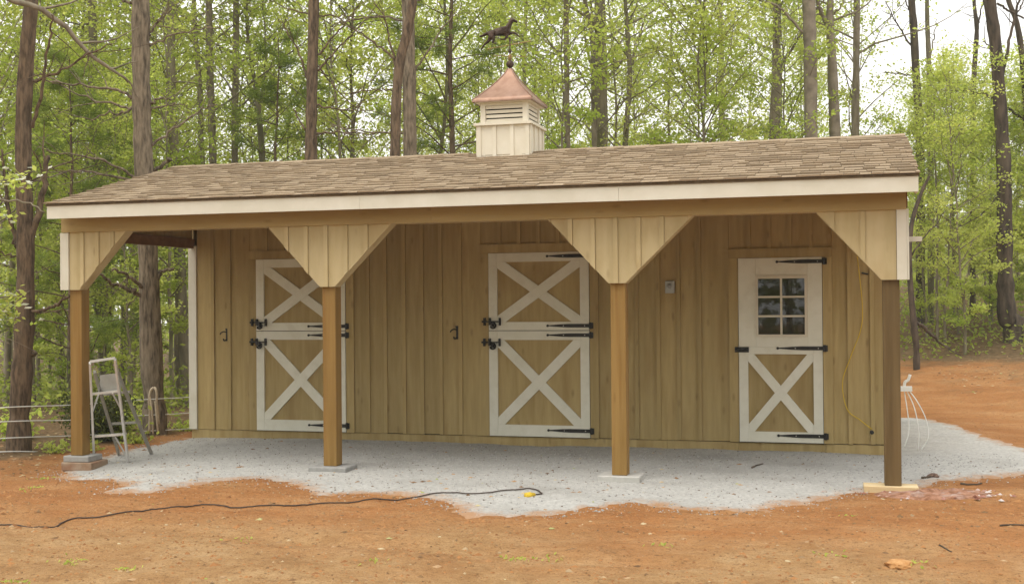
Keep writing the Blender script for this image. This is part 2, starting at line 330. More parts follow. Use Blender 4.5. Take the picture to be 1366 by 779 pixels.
# gravel pad: a thin spread of grey stone dust whose rim dips under the clay
rim = [(75, 630), (102, 640), (150, 642), (168, 645), (128, 657), (198, 659), (255, 650), (300, 644), (345, 641), (390, 650), (420, 664), (470, 660), (535, 662), (575, 671), (600, 681), (625, 689), (680, 689), (740, 686), (800, 679), (860, 674), (900, 680), (960, 683), (1010, 683), (1060, 676), (1105, 666), (1150, 661), (1215, 655), (1262, 646), (1310, 641), (1372, 636), (1420, 628)]
rimw = [G(*p)[:2] for p in rim]
rimw += [(10.9, -.6), (10.6, -.1), (10.15, .55), (9.95, 1.3), (9.7, 2.3), (9.55, 3.2), (9.2, 4.2), (8.5, 4.6), (7.5, 3.9), (.3, 3.6), (-.15, .5), (-.2, -.7), (-.15, -1.5), (-.12, -2.3), (-.05, -2.7)]
RIM = np.array(rimw)
def sdf(x, y):
    d = np.full(x.shape, 1e9); ins = np.zeros(x.shape, bool); n = len(RIM)
    for i in range(n):
        a = RIM[i]; b = RIM[(i+1) % n]; e = b-a; wx = x-a[0]; wy = y-a[1]
        t = np.clip((wx*e[0]+wy*e[1])/(e@e), 0, 1); d = np.minimum(d, np.hypot(wx-t*e[0], wy-t*e[1]))
        c = ((a[1] <= y) & (b[1] > y)) | ((b[1] <= y) & (a[1] > y))
        with np.errstate(divide='ignore', invalid='ignore'):
            xx = a[0]+(y-a[1])/(b[1]-a[1])*e[0]
        ins ^= c & (x < xx)
    return np.where(ins, d, -d)
def gravel_h(x, y):
    s = sdf(x, y)+.16*fbm(x*2.2, y*2.2, 4)+.16*fbm(x*9, y*9, 3)
    return ground_h(x, y)-.05+.062*sm(-.25, .22, s)+.012*sm(.2, 1., s)+sm(-.1, .3, s)*(.010*fbm(x*3, y*3, 4)+.004*fbm(x*16, y*16, 2))
GX = np.arange(-.7, 11.4, .05); GY = np.arange(-4.6, 5.0, .045)
V, Fq = grid(GX, GY, gravel_h)
keep = (sdf(V[:, 0], V[:, 1]) > -.4)[Fq].any(1)
inside = ((V[:, 0] > .4) & (V[:, 0] < 8.2) & (V[:, 1] > .5) & (V[:, 1] < 2.8))[Fq].all(1)
g = Geo(); g.add(V, Fq[keep & ~inside], np.clip(1-sdf(V[:, 0], V[:, 1])/.55, 0, 1))
M_GRAV = mat('grey_stone_dust', (.345, .338, .316), (.475, .465, .436), (26, 26, 26), .95, .6, (60, 60, 60), c3=(.30, .29, .265), c3amt=.7, c3scale=(1.1, 1.7, 1), detail=8)
def _gm():                 # clay trodden into the thin rim of the pad
    N = M_GRAV.node_tree.nodes; Lk = M_GRAV.node_tree.links.new; bs = N['Principled BSDF']; src = bs.inputs['Base Color'].links[0].from_socket
    at = N.new('ShaderNodeAttribute'); at.attribute_name = 'tone'; geo = N.new('ShaderNodeNewGeometry'); nz = N.new('ShaderNodeTexNoise'); nz.inputs['Scale'].default_value = 5; nz.inputs['Detail'].default_value = 7; nz.inputs['Roughness'].default_value = .75
    Lk(geo.outputs['Position'], nz.inputs['Vector']); m1 = N.new('ShaderNodeMath'); m1.operation = 'MULTIPLY_ADD'; Lk(nz.outputs['Fac'], m1.inputs[0]); m1.inputs[1].default_value = 1.5; m1.inputs[2].default_value = -1.15
    a = N.new('ShaderNodeMath'); a.operation = 'ADD'; Lk(at.outputs['Fac'], a.inputs[0]); Lk(m1.outputs[0], a.inputs[1])
    mr = N.new('ShaderNodeMapRange'); mr.inputs['From Min'].default_value = .1; mr.inputs['From Max'].default_value = .55; mr.inputs['To Max'].default_value = .85; Lk(a.outputs[0], mr.inputs['Value'])
    mx = N.new('ShaderNodeMix'); mx.data_type = 'RGBA'; Lk(mr.outputs[0], mx.inputs['Factor']); Lk(src, mx.inputs['A']); mx.inputs['B'].default_value = (.35, .18, .075, 1); Lk(mx.outputs['Result'], bs.inputs['Base Color'])
_gm()
gp = link('gravel_pad', g.mesh('gravel_pad', M_GRAV, True, True)); tag(gp, 'grey crushed stone pad under the porch and beside the barn', 'gravel pad', kind='structure')

def surf(x, y):
    x = np.atleast_1d(np.asarray(x, float)); y = np.atleast_1d(np.asarray(y, float))
    return np.maximum(ground_h(x, y), np.where(sdf(x, y) > -.3, gravel_h(x, y), -9))

def chips(n, xy, smin, smax, flat, tones=1, zoff=0.):   # small irregular stones or leaf bits, one mesh
    x, y = xy; n = len(x); z = surf(x, y)
    s = smin+(smax-smin)*rng.random(n)**2.5; a = rng.random(n)*6.283
    base = np.array([(1, 0, 0), (0, .7, 0), (-.9, .1, 0), (-.1, -.75, 0), (.1, .05, 1.)])
    V = np.tile(base, (n, 1, 1))*(1+.35*(rng.random((n, 5, 3))-.5)); V[:, :, 2] *= flat
    c, si = np.cos(a)[:, None], np.sin(a)[:, None]
    X = V[:, :, 0]*c-V[:, :, 1]*si; Y2 = V[:, :, 0]*si+V[:, :, 1]*c
    W3 = np.stack([X, Y2, V[:, :, 2]], -1)*s[:, None, None]+np.stack([x, y, z+zoff], -1)[:, None]
    W3[:, :4, 2] -= .15*s[:, None]*flat
    i = np.arange(n)[:, None]*5
    F = np.concatenate([np.stack([i[:, 0]+a_, i[:, 0]+b_, i[:, 0]+4], -1) for a_, b_ in ((0, 1), (1, 2), (2, 3), (3, 0))])
    return W3.reshape(-1, 3), F, np.repeat(rng.random(n), 5)
def tone_mat(name, stops, rough=.95):
    m = bpy.data.materials.new(name); m.use_nodes = True; N = m.node_tree.nodes; Lk = m.node_tree.links.new
    b = N['Principled BSDF']; b.inputs['Roughness'].default_value = rough; b.inputs['Specular IOR Level'].default_value = .15
    at = N.new('ShaderNodeAttribute'); at.attribute_name = 'tone'; rp = N.new('ShaderNodeValToRGB'); e = rp.color_ramp.elements
    while len(e) < len(stops): e.new(.5)
    for k, (p, c) in enumerate(stops): e[k].position = p; e[k].color = (*c, 1)
    Lk(at.outputs['Fac'], rp.inputs[0]); Lk(rp.outputs[0], b.inputs['Base Color']); return m
M_STONE = tone_mat('loose_stone', [(0, (.25, .245, .23)), (.55, (.35, .345, .33)), (.86, (.42, .41, .39)), (.9, (.16, .13, .10)), (1., (.10, .075, .05))])
M_CLOD = tone_mat('clay_crumb', [(0, (.22, .10, .04)), (.5, (.37, .18, .07)), (.8, (.30, .18, .085)), (.92, (.15, .085, .04)), (1, (.46, .34, .20))])
M_LITT = tone_mat('dry_leaf_bits', [(0, (.09, .05, .025)), (.45, (.24, .14, .07)), (.75, (.40, .26, .14)), (.92, (.50, .42, .26)), (1, (.26, .32, .06))])

# ------------------------------------------------------------------ the barn
L_, D_, BACK = 8.6, 2.5454, 3.2
EAVE_Y, EAVE_Z, RIDGE_Y, RIDGE_Z = -2.85, 2.652, -.381, 3.30
SLOPE = (RIDGE_Z-EAVE_Z)/(RIDGE_Y-EAVE_Y)
roof_z = lambda y: RIDGE_Z-SLOPE*abs(y-RIDGE_Y)
barn = thing('horse_barn', 'tan board and batten horse barn with white trim, open porch and shingled roof', 'barn', (0, 0, 0))
B = lambda n, m, *a, **k: box(n, barn, m, *a, **k)

# front wall boards: full height between the doors, short ones above
DOORS = [(.942, 2.150, 2.141), (3.996, 5.209, 2.160), (6.919, 7.826, 2.048)]
CASE = .108
edges_full = [[.09, .318, .552, .834], [2.258, 2.444, 2.670, 2.914, 3.146, 3.385, 3.632, 3.888], [5.317, 5.53, 5.761, 6.012, 6.243, 6.48, 6.811], [7.934, 8.113, 8.349, 8.51]]
TOPZ = 3.02
for run in edges_full:
    for a, b in zip(run[:-1], run[1:]): B('siding_board', M_TAN, a+.001, b-.001, -.001+random.uniform(0, .002), .024, 0+random.uniform(-.004, .004), TOPZ)
    for e in run[1:-1]: B('batten', M_TAN, e-.022, e+.022, -.021, -.002, .004+random.uniform(-.006, .006), TOPZ)
for (a, b, zt) in DOORS:
    n = max(3, round((b-a+2*CASE)/.236)); xsb = np.linspace(a-CASE, b+CASE, n+1)
    for p, q in zip(xsb[:-1], xsb[1:]): B('siding_board', M_TAN, p+.001, q-.001, -.001, .024, zt+CASE, TOPZ)
    for e in xsb[1:-1]: B('batten', M_TAN, e-.022, e+.022, -.021, -.002, zt+CASE, TOPZ)
    B('door_casing', M_TAN, a-CASE, a-.006, -.026, .03, 0, zt+.002)
    B('door_casing', M_TAN, b+.006, b+CASE, -.026, .03, 0, zt+.002)
    B('door_casing', M_TAN, a-CASE, b+CASE, -.028, .03, zt+.004, zt+CASE)
    B('door_shade_sheet', M_DARK, a-.005, b+.005, .034, .06, -.01, zt+.003)  # dark sheet across the opening, painted as the unlit room behind the door
B('corner_board', M_WHITE, 0, .088, -.026, .02, -.004, 2.33)
B('corner_board', M_WHITE, -.022, -.002, -.024, .09, -.004, 2.33)
B('corner_board', M_WHITE, 8.512, 8.6, -.026, .02, -.004, 2.33)
B('corner_board', M_WHITE, 8.602, 8.622, -.024, .09, -.004, 2.33)
for a, b in ((.0, 1.9), (1.902, 3.6), (3.602, 6.1), (6.102, 6.9), (7.85, 8.6)): B('base_board', M_TAN, a, b, .004, .045, -.30, -.008)
B('base_board', M_TAN, 6.902, 7.848, .01, .05, -.30, -.012)
# side and rear walls
for k in range(14):
    a = .03+k*.226; b = a+.226
    zt = min(roof_z(a), roof_z(b))-.06
    B('siding_board', M_TAN, 8.576, 8.6, a+.001, b-.001, 0, zt); B('siding_board', M_TAN, 0, .024, a+.001, b-.001, 0, zt)
    if k: B('batten', M_TAN, 8.601, 8.62, a-.022, a+.022, 0, zt); B('batten', M_TAN, -.02, -.001, a-.022, a+.022, 0, zt)
for k in range(36):
    a = .02+k*.2378; B('siding_board', M_TAN, a+.001, a+.2368, BACK, BACK+.024, 0, roof_z(BACK)-.06)
B('base_board', M_TANL, .01, .05, .05, BACK-.01, -.30, -.008); B('base_board', M_TANL, 8.55, 8.59, .05, BACK-.01, -.30, -.008)
B('floor_slab', M_DARK, .1, 8.5, .1, BACK-.05, -.1, -.02)

# porch: posts, gussets, beams
POSTX = [.06, 3.0102, 5.9545, 8.397]; PW = .1433; PZ = [-.02, -.046, -.046, -.061]
ZB, ZG = 2.367, 1.7517
YG0, YG1 = -2.578, -2.553
for i, (px, pz) in enumerate(zip(POSTX, PZ)):
    p = B('post', M_POSTD if i == 3 else M_POST, px, px+PW, -D_, -D_+PW, pz, 2.50, bev=.006)
    p['label'] = ['honey coloured timber post at the corner beside the step ladder', 'timber post in front of the first stable door', 'timber post between the double stable door and the outlet', 'darker brown timber post at the tack room end'][i]
GUS = [(0, .7748, .085, .2), (2.4255, 3.7728, 3.0, 3.16), (5.3664, 6.7368, 5.945, 6.105), (7.832, 8.6, 8.39, 8.515)]
def clip_poly(poly, a, b):      # clip convex (x, z) polygon to a <= x <= b
    for s, lim in ((1, a), (-1, -b)):
        out = []
        for i in range(len(poly)):
            p, q = poly[i], poly[(i+1) % len(poly)]; dp, dq = s*p[0]-lim, s*q[0]-lim
            if dp >= 0: out.append(p)
            if dp*dq < 0: t = dp/(dp-dq); out.append((p[0]+t*(q[0]-p[0]), p[1]+t*(q[1]-p[1])))
        poly = out
    return poly
for i, (tl, tr, bl, br) in enumerate(GUS):
    gs = link('gusset', None, barn)
    poly = [(tl, ZB), (tr, ZB), (br, ZG), (bl, ZG)]
    if i == 0: poly = [(.083, ZB), (tr, ZB), (.205, ZG), (.083, ZG)]
    if i == 3: poly = [(tl, ZB), (8.517, ZB), (8.517, ZG), (bl, ZG)]
    cx = POSTX[i]+PW/2; bw = .217
    offs = [cx+.012+bw*k for k in range(-4, 5)] if i in (1, 2) else ([.083+.185*k for k in range(0, 5)] if i == 0 else [8.517-.262+.262*k-.0 for k in range(-3, 2)])
    for a, b in zip(offs[:-1], offs[1:]):
        a2, b2 = max(a, tl-.01), min(b, tr+.01)
        if b2-a2 < .03: continue
        pl = clip_poly(poly, a+.001, b-.001)
        if len(pl) > 2: prism('gusset_board', gs, M_TANL, pl, YG0+random.uniform(-.001, .001), YG1)
        if b < min(tr, poly[1][0])-.05:
            pl = clip_poly([(x, z-(.004 if z > 2 else 0)) for x, z in poly], b-.042, b+.0)
            if len(pl) > 2: prism('gusset_batten', gs, M_TANL, pl, YG0-.017, YG0-.002)
    # framing behind the slanted edges
    for s, (p, q) in ((1, ((tr, ZB), (br, ZG))), (-1, ((tl, ZB), (bl, ZG)))):
        if (i == 0 and s < 0) or (i == 3 and s > 0): continue
        d = np.array([q[0]-p[0], q[1]-p[1]]); d /= np.linalg.norm(d); n = np.array([-d[1], d[0]])*(-1 if s > 0 else 1)
        if n[0]*s > 0: n = -n
        a, b = np.array(p), np.array(q)
        prism('gusset_brace', gs, M_TANL, [tuple(a-n*.002), tuple(b-n*.002), tuple(b+n*.04), tuple(a+n*.04)], YG1+.001, -2.44)
    if i == 0:
        box('gusset_trim', gs, M_WHITE, -.004, .081, YG0-.018, YG0+.004, ZG, ZB-.004); box('gusset_trim', gs, M_WHITE, -.022, -.006, YG0-.016, -2.40, ZG, ZB-.004)
    if i == 3:
        box('gusset_trim', gs, M_WHITE, 8.519, 8.604, YG0-.018, YG0+.004, ZG, ZB+.005); box('gusset_trim', gs, M_WHITE, 8.606, 8.622, YG0-.016, -2.40, ZG, ZB+.005)
for a, b in ((0, 4.2), (4.202, 8.6)): B('beam', M_BEAM, a, b, -2.604, -2.42, ZB, 2.675)
B('beam_end', M_RAW, 8.6005, 8.612, -2.60, -2.43, ZB+.02, 2.55)
B('side_beam', M_RAW, .02, .06, -2.42, .0, 2.30, 2.42); B('side_beam', M_RAW, 8.54, 8.58, -2.42, .0, 2.30, 2.42)
for x0 in (-.0, 8.575):
    prism_pts = None
    for k in range(11):
        a = -2.55+k*.236; b = min(a+.235, 0.0)
        if b-a > .02: B('gable_board', M_TAN, x0, x0+.024, a, b, 2.39, roof_z((a if a < RIDGE_Y else b))-.05)
for k in range(15):      # rafters and soffit
    x = .15+k*.594
    ln = math.hypot(RIDGE_Y-EAVE_Y-.05, SLOPE*(RIDGE_Y-EAVE_Y-.05))
    yc = (EAVE_Y+.05+RIDGE_Y)/2; o = box('rafter', barn, M_RAW, x, x+.04, -ln/2, ln/2, -.06, .06); o.location = (x+.02, yc, roof_z(yc)-.095); o.rotation_euler = (math.atan(SLOPE), 0, 0)
fj = [.007, 3.55, 6.1, 8.692]
for a, b in zip(fj[:-1], fj[1:]): B('fascia_board', M_WHITE, a+.001, b-.001, -2.85, -2.826, 2.497, 2.646)
B('fascia_board', M_WHITE, 8.668, 8.69, -2.825, -2.62, 2.50, 2.645)

# roof: deck, then individual shingle tabs
roof = link('roof', None, barn)
deck_m = mat('shingle_felt', (.12, .09, .06), (.18, .14, .09), (20, 20, 20), .95, .3)
ang = math.atan(SLOPE); SL = (RIDGE_Y-EAVE_Y+.015)/math.cos(ang)
def slab(name, y0, y1, th, m):
    P = [(y0, roof_z(y0)), (y1, roof_z(y1))]; V = []
    for x in (-.005, 8.70):
        for (y, z) in P: V += [(x, y, z), (x, y, z-th)]
    F = [(0, 1, 3, 2), (4, 6, 7, 5), (0, 2, 6, 4), (1, 5, 7, 3), (0, 4, 5, 1), (2, 3, 7, 6)]
    g = Geo(); g.add(V, F); return link(name, g.mesh(name, m), roof)
slab('roof_deck', EAVE_Y-.006, RIDGE_Y, .022, deck_m)
M_SH = bpy.data.materials.new('asphalt_shingle'); M_SH.use_nodes = True
def _sh():
    N = M_SH.node_tree.nodes; Lk = M_SH.node_tree.links.new; b = N['Principled BSDF']; b.inputs['Roughness'].default_value = .95; b.inputs['Specular IOR Level'].default_value = .1
    at = N.new('ShaderNodeAttribute'); at.attribute_name = 'tone'; oi = N.new('ShaderNodeObjectInfo')
    s = N.new('ShaderNodeMath'); s.operation = 'ADD'; f = N.new('ShaderNodeMath'); f.operation = 'FRACT'
    Lk(at.outputs['Fac'], s.inputs[0]); Lk(oi.outputs['Random'], s.inputs[1]); Lk(s.outputs[0], f.inputs[0])
    rp = N.new('ShaderNodeValToRGB'); e = rp.color_ramp.elements
    st = [(0, (.295, .222, .148)), (.3, (.315, .24, .162)), (.6, (.33, .254, .172)), (.85, (.35, .27, .185)), (1, (.295, .222, .148))]
    while len(e) < len(st): e.new(.5)
    for k, (p, c) in enumerate(st): e[k].position = p; e[k].color = (*c, 1)
    Lk(f.outputs[0], rp.inputs[0])
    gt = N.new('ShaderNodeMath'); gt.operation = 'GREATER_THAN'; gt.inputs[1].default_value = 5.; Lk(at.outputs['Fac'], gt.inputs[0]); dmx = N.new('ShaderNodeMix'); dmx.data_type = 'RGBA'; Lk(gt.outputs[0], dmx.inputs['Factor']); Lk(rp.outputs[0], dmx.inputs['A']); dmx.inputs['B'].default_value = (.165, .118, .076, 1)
    geo = N.new('ShaderNodeNewGeometry'); nz = N.new('ShaderNodeTexNoise'); nz.inputs['Scale'].default_value = 160; nz.inputs['Detail'].default_value = 2
    Lk(geo.outputs['Position'], nz.inputs['Vector'])
    n2 = N.new('ShaderNodeTexNoise'); n2.inputs['Scale'].default_value = 1.3; n2.inputs['Detail'].default_value = 3; Lk(geo.outputs['Position'], n2.inputs['Vector'])
    mr = N.new('ShaderNodeMapRange'); mr.inputs['To Min'].default_value = .5; mr.inputs['To Max'].default_value = 1.5; Lk(nz.outputs['Fac'], mr.inputs['Value'])
    m2 = N.new('ShaderNodeMapRange'); m2.inputs['To Min'].default_value = .85; m2.inputs['To Max'].default_value = 1.15; Lk(n2.outputs['Fac'], m2.inputs['Value'])
    mm = N.new('ShaderNodeMath'); mm.operation = 'MULTIPLY'; Lk(mr.outputs[0], mm.inputs[0]); Lk(m2.outputs[0], mm.inputs[1])
    hv = N.new('ShaderNodeHueSaturation'); Lk(dmx.outputs['Result'], hv.inputs['Color']); Lk(mm.outputs[0], hv.inputs['Value']); Lk(hv.outputs[0], b.inputs['Base Color'])
_sh()
EXP = SL/17
def tabvf(w, th, dk=False):        # local: x across, y up the slope, z outward; butt edge at y = 0
    ln = EXP*1.25
    V = np.array([(-w/2, 0, .004), (w/2, 0, .004), (w/2, 0, .004+th), (-w/2, 0, .004+th), (-w/2, ln, -.004), (w/2, ln, -.004), (w/2, ln, .0), (-w/2, ln, .0)])
    F = np.array([(0, 1, 2, 3), (4, 7, 6, 5), (3, 2, 6, 7), (0, 4, 5, 1), (0, 3, 7, 4), (1, 5, 6, 2)])
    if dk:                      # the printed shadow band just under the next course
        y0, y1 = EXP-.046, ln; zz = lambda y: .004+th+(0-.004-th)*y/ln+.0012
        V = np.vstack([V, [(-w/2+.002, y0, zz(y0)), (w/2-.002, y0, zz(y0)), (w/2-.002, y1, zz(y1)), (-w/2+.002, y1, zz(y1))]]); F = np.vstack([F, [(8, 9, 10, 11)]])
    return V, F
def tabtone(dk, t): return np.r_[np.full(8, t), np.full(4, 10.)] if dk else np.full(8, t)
WID = [.10, .13, .16, .20]; tabs = []
for r in range(17):
    x = -.012-random.random()*.1; 
    while x < 8.70:
        w = random.choice(WID); a, b = max(x, -.012), min(x+w, 8.708); x += w
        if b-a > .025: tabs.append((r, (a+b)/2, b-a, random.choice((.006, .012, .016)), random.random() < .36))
def frame(r, xc): 
    s = r*EXP-.012; y = EAVE_Y-.015+s*math.cos(ang); return (xc, y, EAVE_Z-.0035+s*math.sin(ang)+.004)
near = sorted(range(len(tabs)), key=lambda i: -tabs[i][2]/max(1., np.linalg.norm(np.array(frame(*tabs[i][:2]))-CAM))**2)[:300]
near = set(near); _tm = {}; g = Geo()
for i, (r, xc, w, th, dk) in enumerate(tabs):
    if i in near:
        k = (round(w, 3), th, dk)
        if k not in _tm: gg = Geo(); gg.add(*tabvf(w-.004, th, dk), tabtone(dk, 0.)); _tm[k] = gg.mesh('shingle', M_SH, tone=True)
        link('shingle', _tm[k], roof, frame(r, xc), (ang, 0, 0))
    else:
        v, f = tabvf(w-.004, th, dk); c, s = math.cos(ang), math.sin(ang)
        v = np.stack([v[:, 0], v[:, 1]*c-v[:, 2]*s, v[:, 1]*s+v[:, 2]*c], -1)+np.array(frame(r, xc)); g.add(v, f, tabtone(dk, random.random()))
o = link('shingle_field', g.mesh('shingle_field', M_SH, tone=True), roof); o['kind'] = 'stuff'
slab('rear_roof_slope', RIDGE_Y+.0005, BACK+.25, .022, M_SH)
for k in range(29):       # ridge caps
    a = -.01+k*.3
    gg = Geo(); w2 = .10
    V = [(a, RIDGE_Y-w2, roof_z(RIDGE_Y-w2)+.012), (a, RIDGE_Y, RIDGE_Z+.016), (a, RIDGE_Y+w2, roof_z(RIDGE_Y-w2)+.012), (a+.305, RIDGE_Y-w2, roof_z(RIDGE_Y-w2)+.016), (a+.305, RIDGE_Y, RIDGE_Z+.022), (a+.305, RIDGE_Y+w2, roof_z(RIDGE_Y-w2)+.016)]
    V += [(x, y, z-.012) for x, y, z in V]
    F = [(0, 3, 4, 1), (1, 4, 5, 2), (0, 6, 9, 3), (2, 5, 11, 8), (3, 9, 10, 4), (4, 10, 11, 5), (0, 1, 7, 6), (1, 2, 8, 7)]
    if not (4.02 < a+.15 < 4.75): gg.add(V, F); link('ridge_cap', gg.mesh('ridge_cap', M_SH), roof)

# doors
def strap(name, parent, x0, x1, z, y):          # long tapering strap hinge, knuckle at x1
    bm = bmesh.new(); w = x1-x0
    prof = [(x0+.012, .006), (x0+.03, .007), (x0+.16, .017), (x0+.26, .021), (x1-.02, .021)]
    top = [(a, z+h) for a, h in prof]; bot = [(a, z-h) for a, h in prof][::-1]
    pts = [(x0+.008, z+.004)]+top+[(x1-.02, z+.034), (x1+.03, z+.034), (x1+.03, z-.034), (x1-.02, z-.034)]+bot+[(x0+.008, z-.004)]
    a = [bm.verts.new((px, y, pz)) for px, pz in pts]; b = [bm.verts.new((px, y-.007, pz)) for px, pz in pts]
    n = len(pts); bm.faces.new(a); bm.faces.new(b[::-1])
    for i in range(n): bm.faces.new((a[i], b[i], b[(i+1) % n], a[(i+1) % n]))
    for (cx, r) in ((x0, .015),):
        t = bmesh.ops.create_circle(bm, cap_ends=True, segments=10, radius=r)
        q = bmesh.ops.extrude_face_region(bm, geom=[f for f in bm.faces if f.verts[0] in t['verts']])
        for v in t['verts']: v.co = (cx+v.co.x, y, z+v.co.y)
        for v in [e for e in q['geom'] if isinstance(e, bmesh.types.BMVert)]: v.co = (cx+v.co.x, y-.010, z+v.co.y)
    t = bmesh.ops.create_cone(bm, cap_ends=True, segments=8, radius1=.012, radius2=.012, depth=.075)
    for v in t['verts']: v.co = (x1+v.co.x, y-.012+v.co.y, z+v.co.z)
    bmesh.ops.recalc_face_normals(bm, faces=bm.faces[:])
    me = bpy.data.meshes.new(name); bm.to_mesh(me); bm.free(); me.materials.append(M_BLACK); o = link(name, me, parent)
    me2 = None
    for cx in (x0+.19, x1-.07):
        gg = Geo(); gg.add(*tube([(cx, y-.006, z), (cx, y-.010, z)], .0065, 8)); link('screw', gg.mesh('screw', M_SCREW), parent)
    return o
def slide_bolt(parent, x, z, y):               # barrel bolt with a hanging ring
    gg = Geo()
    gg.add(*tube([(x-.015, y-.022, z), (x+.205, y-.022, z)], .007, 8))
    gg.add(*boxvf(x-.01, x+.012, y-.03, y+.0, z-.045, z+.045)); gg.add(*boxvf(x+.055, x+.08, y-.03, y+.0, z-.04, z+.045)); gg.add(*boxvf(x+.18, x+.2, y-.03, y+.0, z-.045, z+.045))
    gg.add(*boxvf(x-.035, x+.02, y-.012, y+.0, z-.012, z+.012))
    th = np.linspace(0, 2*math.pi, 17); ring = np.stack([x+.11+.034*np.cos(th), np.full(17, y-.03), z-.045+.034*np.sin(th)], -1)
    gg.add(*tube(ring, .010, 6, False)); gg.add(*tube([(x+.11, y-.03, z), (x+.11, y-.03, z-.05)], .012, 6)); gg.add(*tube([(x+.11, y-.026, z-.03), (x+.11, y-.034, z-.06)], .02, 8))
    return link('slide_bolt', gg.mesh('slide_bolt', M_BLACK), parent)
YD = -.012               # face of the panel; boards stand proud of it
def xleaf(name, x0, x1, z0, z1, sw=.105, rw=(.105, .105), bw=.115, tilt=0., panel=True):
    lf = box(name, barn, M_TANL if not panel else M_TAN, x0, x1, YD, .03, z0, z1)
    c = lf.location.copy()
    def sub(n, poly, y0, y1, m=M_DOORW):
        o = prism(n, lf, m, [(px-c.x, pz-c.z) for px, pz in poly], y0-c.y, y1-c.y); return o
    R = lambda a, b, p, q: [(a, p), (b, p), (b, q), (a, q)]
    y0 = YD-.024
    sub('stile', R(x0, x0+sw, z0, z1), y0, YD-.0005); sub('stile', R(x1-sw, x1, z0, z1), y0, YD-.0005)
    sub('rail', R(x0+sw+.001, x1-sw-.001, z0, z0+rw[0]), y0+.001, YD-.0005); sub('rail', R(x0+sw+.001, x1-sw-.001, z1-rw[1], z1), y0+.001, YD-.0005)
    a, b, p, q = x0+sw+.001, x1-sw-.001, z0+rw[0]+.001, z1-rw[1]-.001
    dx, dz = b-a, q-p; ln = math.hypot(dx, dz); kx, kz = bw/2*ln/dz, bw/2*ln/dx
    sub('brace', [(a, p), (a+kx, p), (b, q-kz), (b, q), (b-kx, q), (a, p+kz)], y0+.002, YD-.0005)
    # the second diagonal is cut in two where it meets the first
    P = [(a, q), (a, q-kz), (b-kx, p), (b, p), (b, p+kz), (a+kx, q)]
    nrm = np.array([-dz, dx])/ln; c0 = np.array([(a+b)/2, (p+q)/2])
    for s in (1, -1):
        out = []
        for i in range(len(P)):
            u, v = np.array(P[i]), np.array(P[(i+1) % len(P)]); du, dv = s*(u-c0)@nrm-bw/2-.0006, s*(v-c0)@nrm-bw/2-.0006
            if du >= 0: out.append(tuple(u))
            if du*dv < 0: t = du/(du-dv); out.append(tuple(u+t*(v-u)))
        sub('brace', out, y0+.002, YD-.0005)
    return lf, c, sub, R
def shift(o, c): o.location = (o.location.x-c.x, o.location.y-c.y, o.location.z-c.z); return o
YF = YD-.0245
for di, (x0, x1, zt) in enumerate(DOORS[:2]):
    up, c, sub, R = xleaf('upper_door_leaf', x0, x1, 1.249, zt, rw=(.098, .105), bw=.115)
    lo, c2, sub2, R2 = xleaf('lower_door_leaf', x0, x1, .004, 1.241, rw=(.135, .105), bw=.115)
    up['label'] = ['upper leaf of the stable door behind the post', 'upper leaf of the stable door in the middle of the wall'][di]
    lo['label'] = ['lower leaf of the stable door behind the post', 'lower leaf of the stable door in the middle of the wall'][di]
    for z, prt, cc in ((zt-.046, up, c), (1.302, up, c), (1.192, lo, c2), (.082, lo, c2)):
        n0 = len(prt.children); strap('strap_hinge', prt, x0+.72, x1+.02, z, YF)
    slide_bolt(up, x0-.05, 1.352, YF); slide_bolt(lo, x0-.055, 1.108, YF)
    for prt, cc in ((up, c), (lo, c2)):
        for ch in prt.children:
            if ch.name.split('.')[0] in ('strap_hinge', 'slide_bolt', 'screw'): shift(ch, cc)
# tack room door: glazed top, crossbuck bottom
x0, x1, zt = DOORS[2]
td, c, sub, R = xleaf('tack_room_door', x0, x1, .004, 1.055, sw=.10, rw=(.115, .075), bw=.10)
td['label'] = 'white entry door with six dark panes above a crossbuck'
g0, g1, h0, h1 = 7.133, 7.639, 1.198, 1.818
yt = YD-.024
for (a, b, p, q) in ((x0, x0+.19, 1.056, zt), (x1-.155, x1, 1.056, zt), (x0+.191, x1-.156, 1.056, 1.173), (x0+.191, x1-.156, 1.852, zt)): sub('door_skin', R(a, b, p, q), yt, .03)
for (a, b, p, q) in ((7.110, g0, 1.174, 1.851), (g1, 7.670, 1.174, 1.851), (g0+.0005, g1-.0005, 1.174, h0), (g0+.0005, g1-.0005, h1, 1.851)): sub('window_frame', R(a, b, p, q), yt-.012, .02, M_CREAM)
M_GLASS = bpy.data.materials.new('window_glass'); M_GLASS.use_nodes = True
bb = M_GLASS.node_tree.nodes['Principled BSDF']; bb.inputs['Base Color'].default_value = (.9, .93, .9, 1); bb.inputs['Roughness'].default_value = .02; bb.inputs['Transmission Weight'].default_value = 1.; bb.inputs['Specular IOR Level'].default_value = .2; bb.inputs['IOR'].default_value = 1.4
mw = .022; pw = (g1-g0-mw)/2; ph = (h1-h0-2*mw)/3
sub('muntin', R(g0+pw, g0+pw+mw, h0, h1), yt-.006, .012, M_CREAM)
for r in range(3):
    z = h0+r*(ph+mw)
    for k in range(2):
        a = g0+k*(pw+mw)
        sub('pane', R(a, a+pw, z, z+ph), yt+.012, yt+.018, M_GLASS)
        if r: sub('muntin', R(a+.0005, a+pw-.0005, z-mw, z), yt-.004, .012, M_CREAM)
for z in (2.003, 1.046, .080): strap('strap_hinge', td, x0+.425, x1+.025, z, yt-.0005)
gg = Geo(); gg.add(*boxvf(x0-.045, x0+.11, yt-.012, yt-.0005, 1.0, 1.06)); gg.add(*boxvf(x0-.01, x0+.03, yt-.03, yt-.011, 1.01, 1.05)); gg.add(*tube([(x0-.04, yt-.02, 1.03), (x0+.1, yt-.02, 1.03)], .011, 8))
